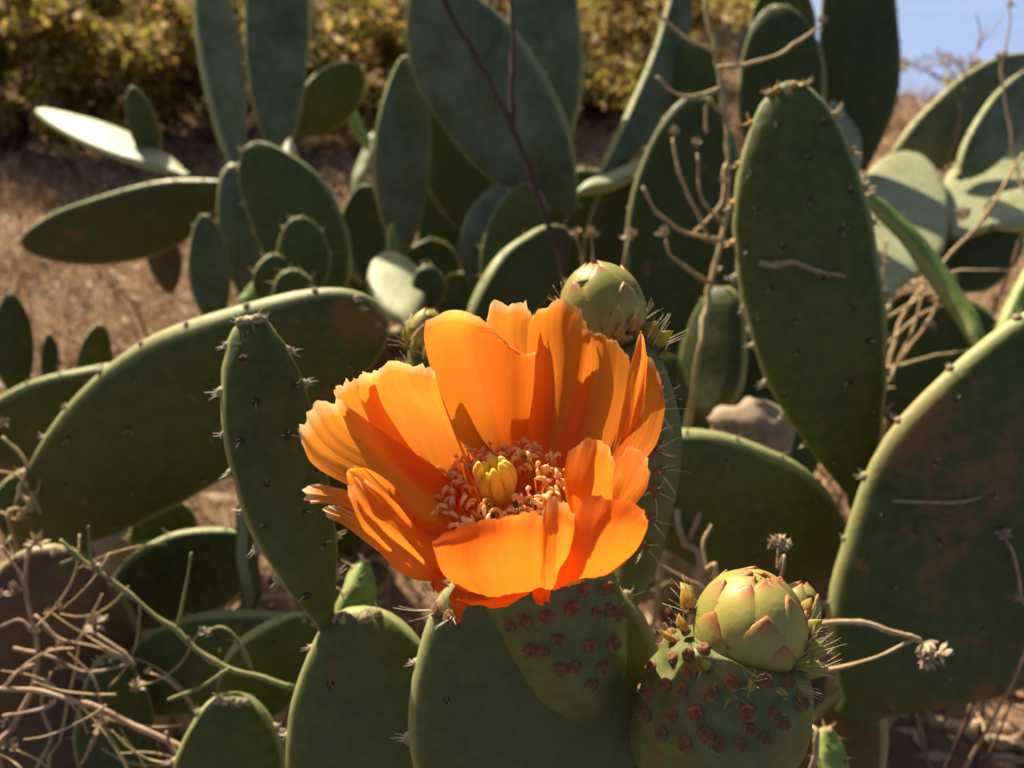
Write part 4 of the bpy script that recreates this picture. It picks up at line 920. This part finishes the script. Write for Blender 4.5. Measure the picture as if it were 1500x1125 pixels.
# ------------------------------------------------------------------ shrubs on the slope behind
def shrub(x, y, w, h, label, nleaf, seed, ls=.010):
    rr = np.random.default_rng(seed); gz = ground_z(x, y); base = Vector((x, y, gz))
    e = empty('dry_shrub', base, label, 'shrub', 'dry shrubs on the slope behind the cactus')
    mb = MB(); tips = []; rd = random.Random(seed)
    for i in range(22):
        an = rd.uniform(0, 6.283); rad = w * rd.uniform(.2, 1.1); hh = h * rd.uniform(.12, 1.0)
        tp = base + Vector((math.cos(an) * rad, math.sin(an) * rad, hh)); m = base.lerp(tp, .5) + Vector((rd.uniform(-.1, .1) * w, rd.uniform(-.1, .1) * w, .1 * h))
        mb.add(tube([base - Vector((0, 0, .02)), m, tp], .007, .002, 5, 9, .3)); tips.append((m, tp))
        for j in range(4):
            s_ = m.lerp(tp, rd.random()); t2 = s_ + Vector((rd.gauss(0, .25) * w, rd.gauss(0, .25) * w, rd.uniform(0, .25) * h)); mb.add(tube([s_, s_.lerp(t2, .5) + Vector((0, 0, .02)), t2], .003, .001, 4, 5)); tips.append((s_, t2))
    build('branches', mb.v, mb.f, M['twig'], e, base)
    T = np.array([[*a, *b] for a, b in tips]); k = rr.integers(0, len(T), nleaf); s_ = rr.random((nleaf, 1))
    c = T[k, :3] * (1 - s_) + T[k, 3:] * s_ + rr.normal(0, (.022 * w + .008), (nleaf, 3)); c[:, 2] = np.maximum(c[:, 2], gz)
    leaf_cloud('foliage', c, rr, ls, M['shrub_leaf'], e, base)
def leaf_cloud(name, c, rr, ls, mat, parent, base, flat=0.0, asp=.45):
    n = len(c); d = rr.normal(0, 1, (n, 3)); d[:, 2] *= (1 - flat); d /= np.linalg.norm(d, axis=1)[:, None]
    q = rr.normal(0, 1, (n, 3)); s = np.cross(d, q); s /= np.linalg.norm(s, axis=1)[:, None]
    L = ls * rr.uniform(.5, 1.4, (n, 1)); c = c - np.array(base)
    fold = np.cross(d, s) * L * .12
    v = np.stack([c - d * L, c + s * L * asp + fold, c + d * L, c - s * L * asp + fold], 1).reshape(-1, 3)
    me = bpy.data.meshes.new(name); me.vertices.add(n * 4); me.vertices.foreach_set('co', v.astype(np.float32).ravel())
    me.loops.add(n * 4); me.loops.foreach_set('vertex_index', np.arange(n * 4, dtype=np.int32))
    me.polygons.add(n); me.polygons.foreach_set('loop_start', np.arange(0, n * 4, 4, dtype=np.int32)); me.polygons.foreach_set('loop_total', np.full(n, 4, dtype=np.int32))
    me.materials.append(mat); me.update(calc_edges=True); me.validate()
    o = link(name, me, parent, base); o['kind'] = 'stuff'; return o
shrub(-1.42, 2.35, .45, .50, 'yellow-green dry shrub behind the pale flat pad', 11000, 1, .017)
shrub(-.86, 2.5, .45, .48, 'brownish dry shrub rising left of the tall blue-green pads', 11000, 2, .017)
shrub(-.24, 2.65, .42, .46, 'dark twiggy shrub between the tall pads and the broad leaning pad', 10000, 3, .017)
shrub(.28, 2.8, .42, .40, 'sparse yellow-brown shrub seen past the narrow curving pad', 9000, 4, .017)
shrub(-2.05, 2.7, .6, .95, 'tall dry shrub at the far left above the others', 11000, 5, .014)
shrub(-1.35, 3.2, .7, .8, 'broad shrub higher up the slope behind the yellow-green one', 11000, 6, .015)
shrub(-.4, 3.5, .75, .75, 'large shrub higher up the slope behind the twiggy one', 11000, 8, .015)
shrub(.55, 3.6, .45, .35, 'low shrub on the crest beside the sea view', 6000, 9, .014)
shrub(1.9, 3.35, .35, .16, 'low brown shrub at the edge above the sea', 3000, 7, .012)

# ------------------------------------------------------------------ ground cover: dry litter and grass
def scatter(n, x0, x1, y0, y1, rr):
    x = rr.uniform(x0, x1, n); y = rr.uniform(y0, y1, n); z = np.array([ground_z(a, b) for a, b in zip(x, y)]); return np.stack([x, y, z], 1)
rr = np.random.default_rng(3)
c = scatter(45000, -2.6, 2.4, .1, 3.6, rr); c[:, 2] += rr.uniform(.002, .02, len(c))
o = leaf_cloud('leaf_litter', c, rr, .013, M['litter'], None, Vector((0, 1.5, 0)), .55, .3); tag(o, 'dry brown leaf litter covering the soil', 'leaf litter', kind='stuff')
def grass(name, n, x0, x1, y0, y1, h, label, w=.0012):
    c = scatter(n, x0, x1, y0, y1, rr)
    c = c[(noise_arr(c * 3.1) > -.12)]; n = len(c)
    lean = rr.normal(0, .5, (n, 2)) * h; hh = h * rr.uniform(.3, 1.1, n); wd = w * rr.uniform(.6, 1.5, n); an = rr.uniform(0, 6.28, n)
    sx, sy = np.cos(an) * wd, np.sin(an) * wd; v = np.empty((n, 6, 3))
    for i, (t, f) in enumerate(((0, 1), (.55, .8), (1, .15))):
        px = c[:, 0] + lean[:, 0] * t * t; py = c[:, 1] + lean[:, 1] * t * t; pz = c[:, 2] + hh * t * (1 - .25 * t) - .004
        v[:, 2 * i] = np.stack([px - sx * f, py - sy * f, pz], 1); v[:, 2 * i + 1] = np.stack([px + sx * f, py + sy * f, pz], 1)
    idx = np.arange(n)[:, None] * 6; F = np.concatenate([idx + np.array([0, 1, 3, 2]), idx + np.array([2, 3, 5, 4])], 0)
    me = bpy.data.meshes.new(name); me.vertices.add(n * 6); me.vertices.foreach_set('co', v.astype(np.float32).ravel())
    me.loops.add(len(F) * 4); me.loops.foreach_set('vertex_index', F.astype(np.int32).ravel())
    me.polygons.add(len(F)); me.polygons.foreach_set('loop_start', np.arange(0, len(F) * 4, 4, dtype=np.int32)); me.polygons.foreach_set('loop_total', np.full(len(F), 4, dtype=np.int32))
    me.materials.append(M['dry_grass']); me.update(calc_edges=True)
    o = link(name, me); tag(o, label, 'dry grass', kind='stuff')
def noise_arr(c): return np.array([noise.noise(Vector(p)) for p in c])
grass('dry_grass', 42000, -2.4, 2.2, .55, 3.6, .11, 'short dry straw-coloured grass on the slope')

# ------------------------------------------------------------------ loose dry stalks standing in the gaps
rd = random.Random(21)
zones = [(420, 560, 260, 420, .95, 1.3, 9, 'on the ground between the leaning pad and the broad blue-green pad'), (0, 260, 330, 520, .95, 1.35, 12, 'in the dry grass below the dark horizontal pad'), (1270, 1490, 380, 560, .72, .95, 12, 'in the tangle between the tall pad and the arching pad'),
 (1290, 1490, 880, 1090, .55, .68, 8, 'in the litter under the huge broad pad'), (230, 420, 840, 1090, .50, .60, 6, 'among the low spreading pads'), (960, 1060, 430, 600, .70, .85, 6, 'near the stones behind the orange flower'), (1300, 1500, 180, 330, 1.1, 1.4, 8, 'behind the sun-bleached pale pads')]
for x0, x1, y0, y1, d0, d1, n, where in zones:
    for i in range(n):
        a = V(rd.uniform(x0, x1), rd.uniform(y0, y1), rd.uniform(d0, d1)); gz = ground_z(a.x, a.y); hgt = rd.uniform(.10, .26)
        g0 = Vector((a.x, a.y, gz - .01)); top = g0 + Vector((rd.gauss(0, .10), rd.gauss(0, .08), hgt)); m_ = g0.lerp(top, .5) + Vector((rd.gauss(0, .02), rd.gauss(0, .02), .02))
        mk = rd.choice(['straw', 'straw_pink', 'straw', 'twig'])
        e = empty('dry_stalk', g0, {'straw': 'straw-coloured', 'straw_pink': 'pinkish tan', 'twig': 'dark brown'}[mk] + ' dry stalk ' + where, 'dry stalk', 'loose dry stalks among the pads')
        build('stem', *tube([g0, m_, top], .0016, .0008, 5, 12, .4), M[mk], e, g0)
        inst('seed_head', rd.choice(HEADS), e, TM(top, Vector((rd.gauss(0, .4), rd.gauss(0, .4), 1)), rd.uniform(.004, .008), rd.random() * 6))
        if rd.random() < .6:
            t2 = m_ + Vector((rd.gauss(0, .05), rd.gauss(0, .05), rd.uniform(.02, .08))); build('branch', *tube([m_, m_.lerp(t2, .5) + Vector((0, 0, .008)), t2], .0010, .0006, 5, 8, .3), M['straw'], e, m_)
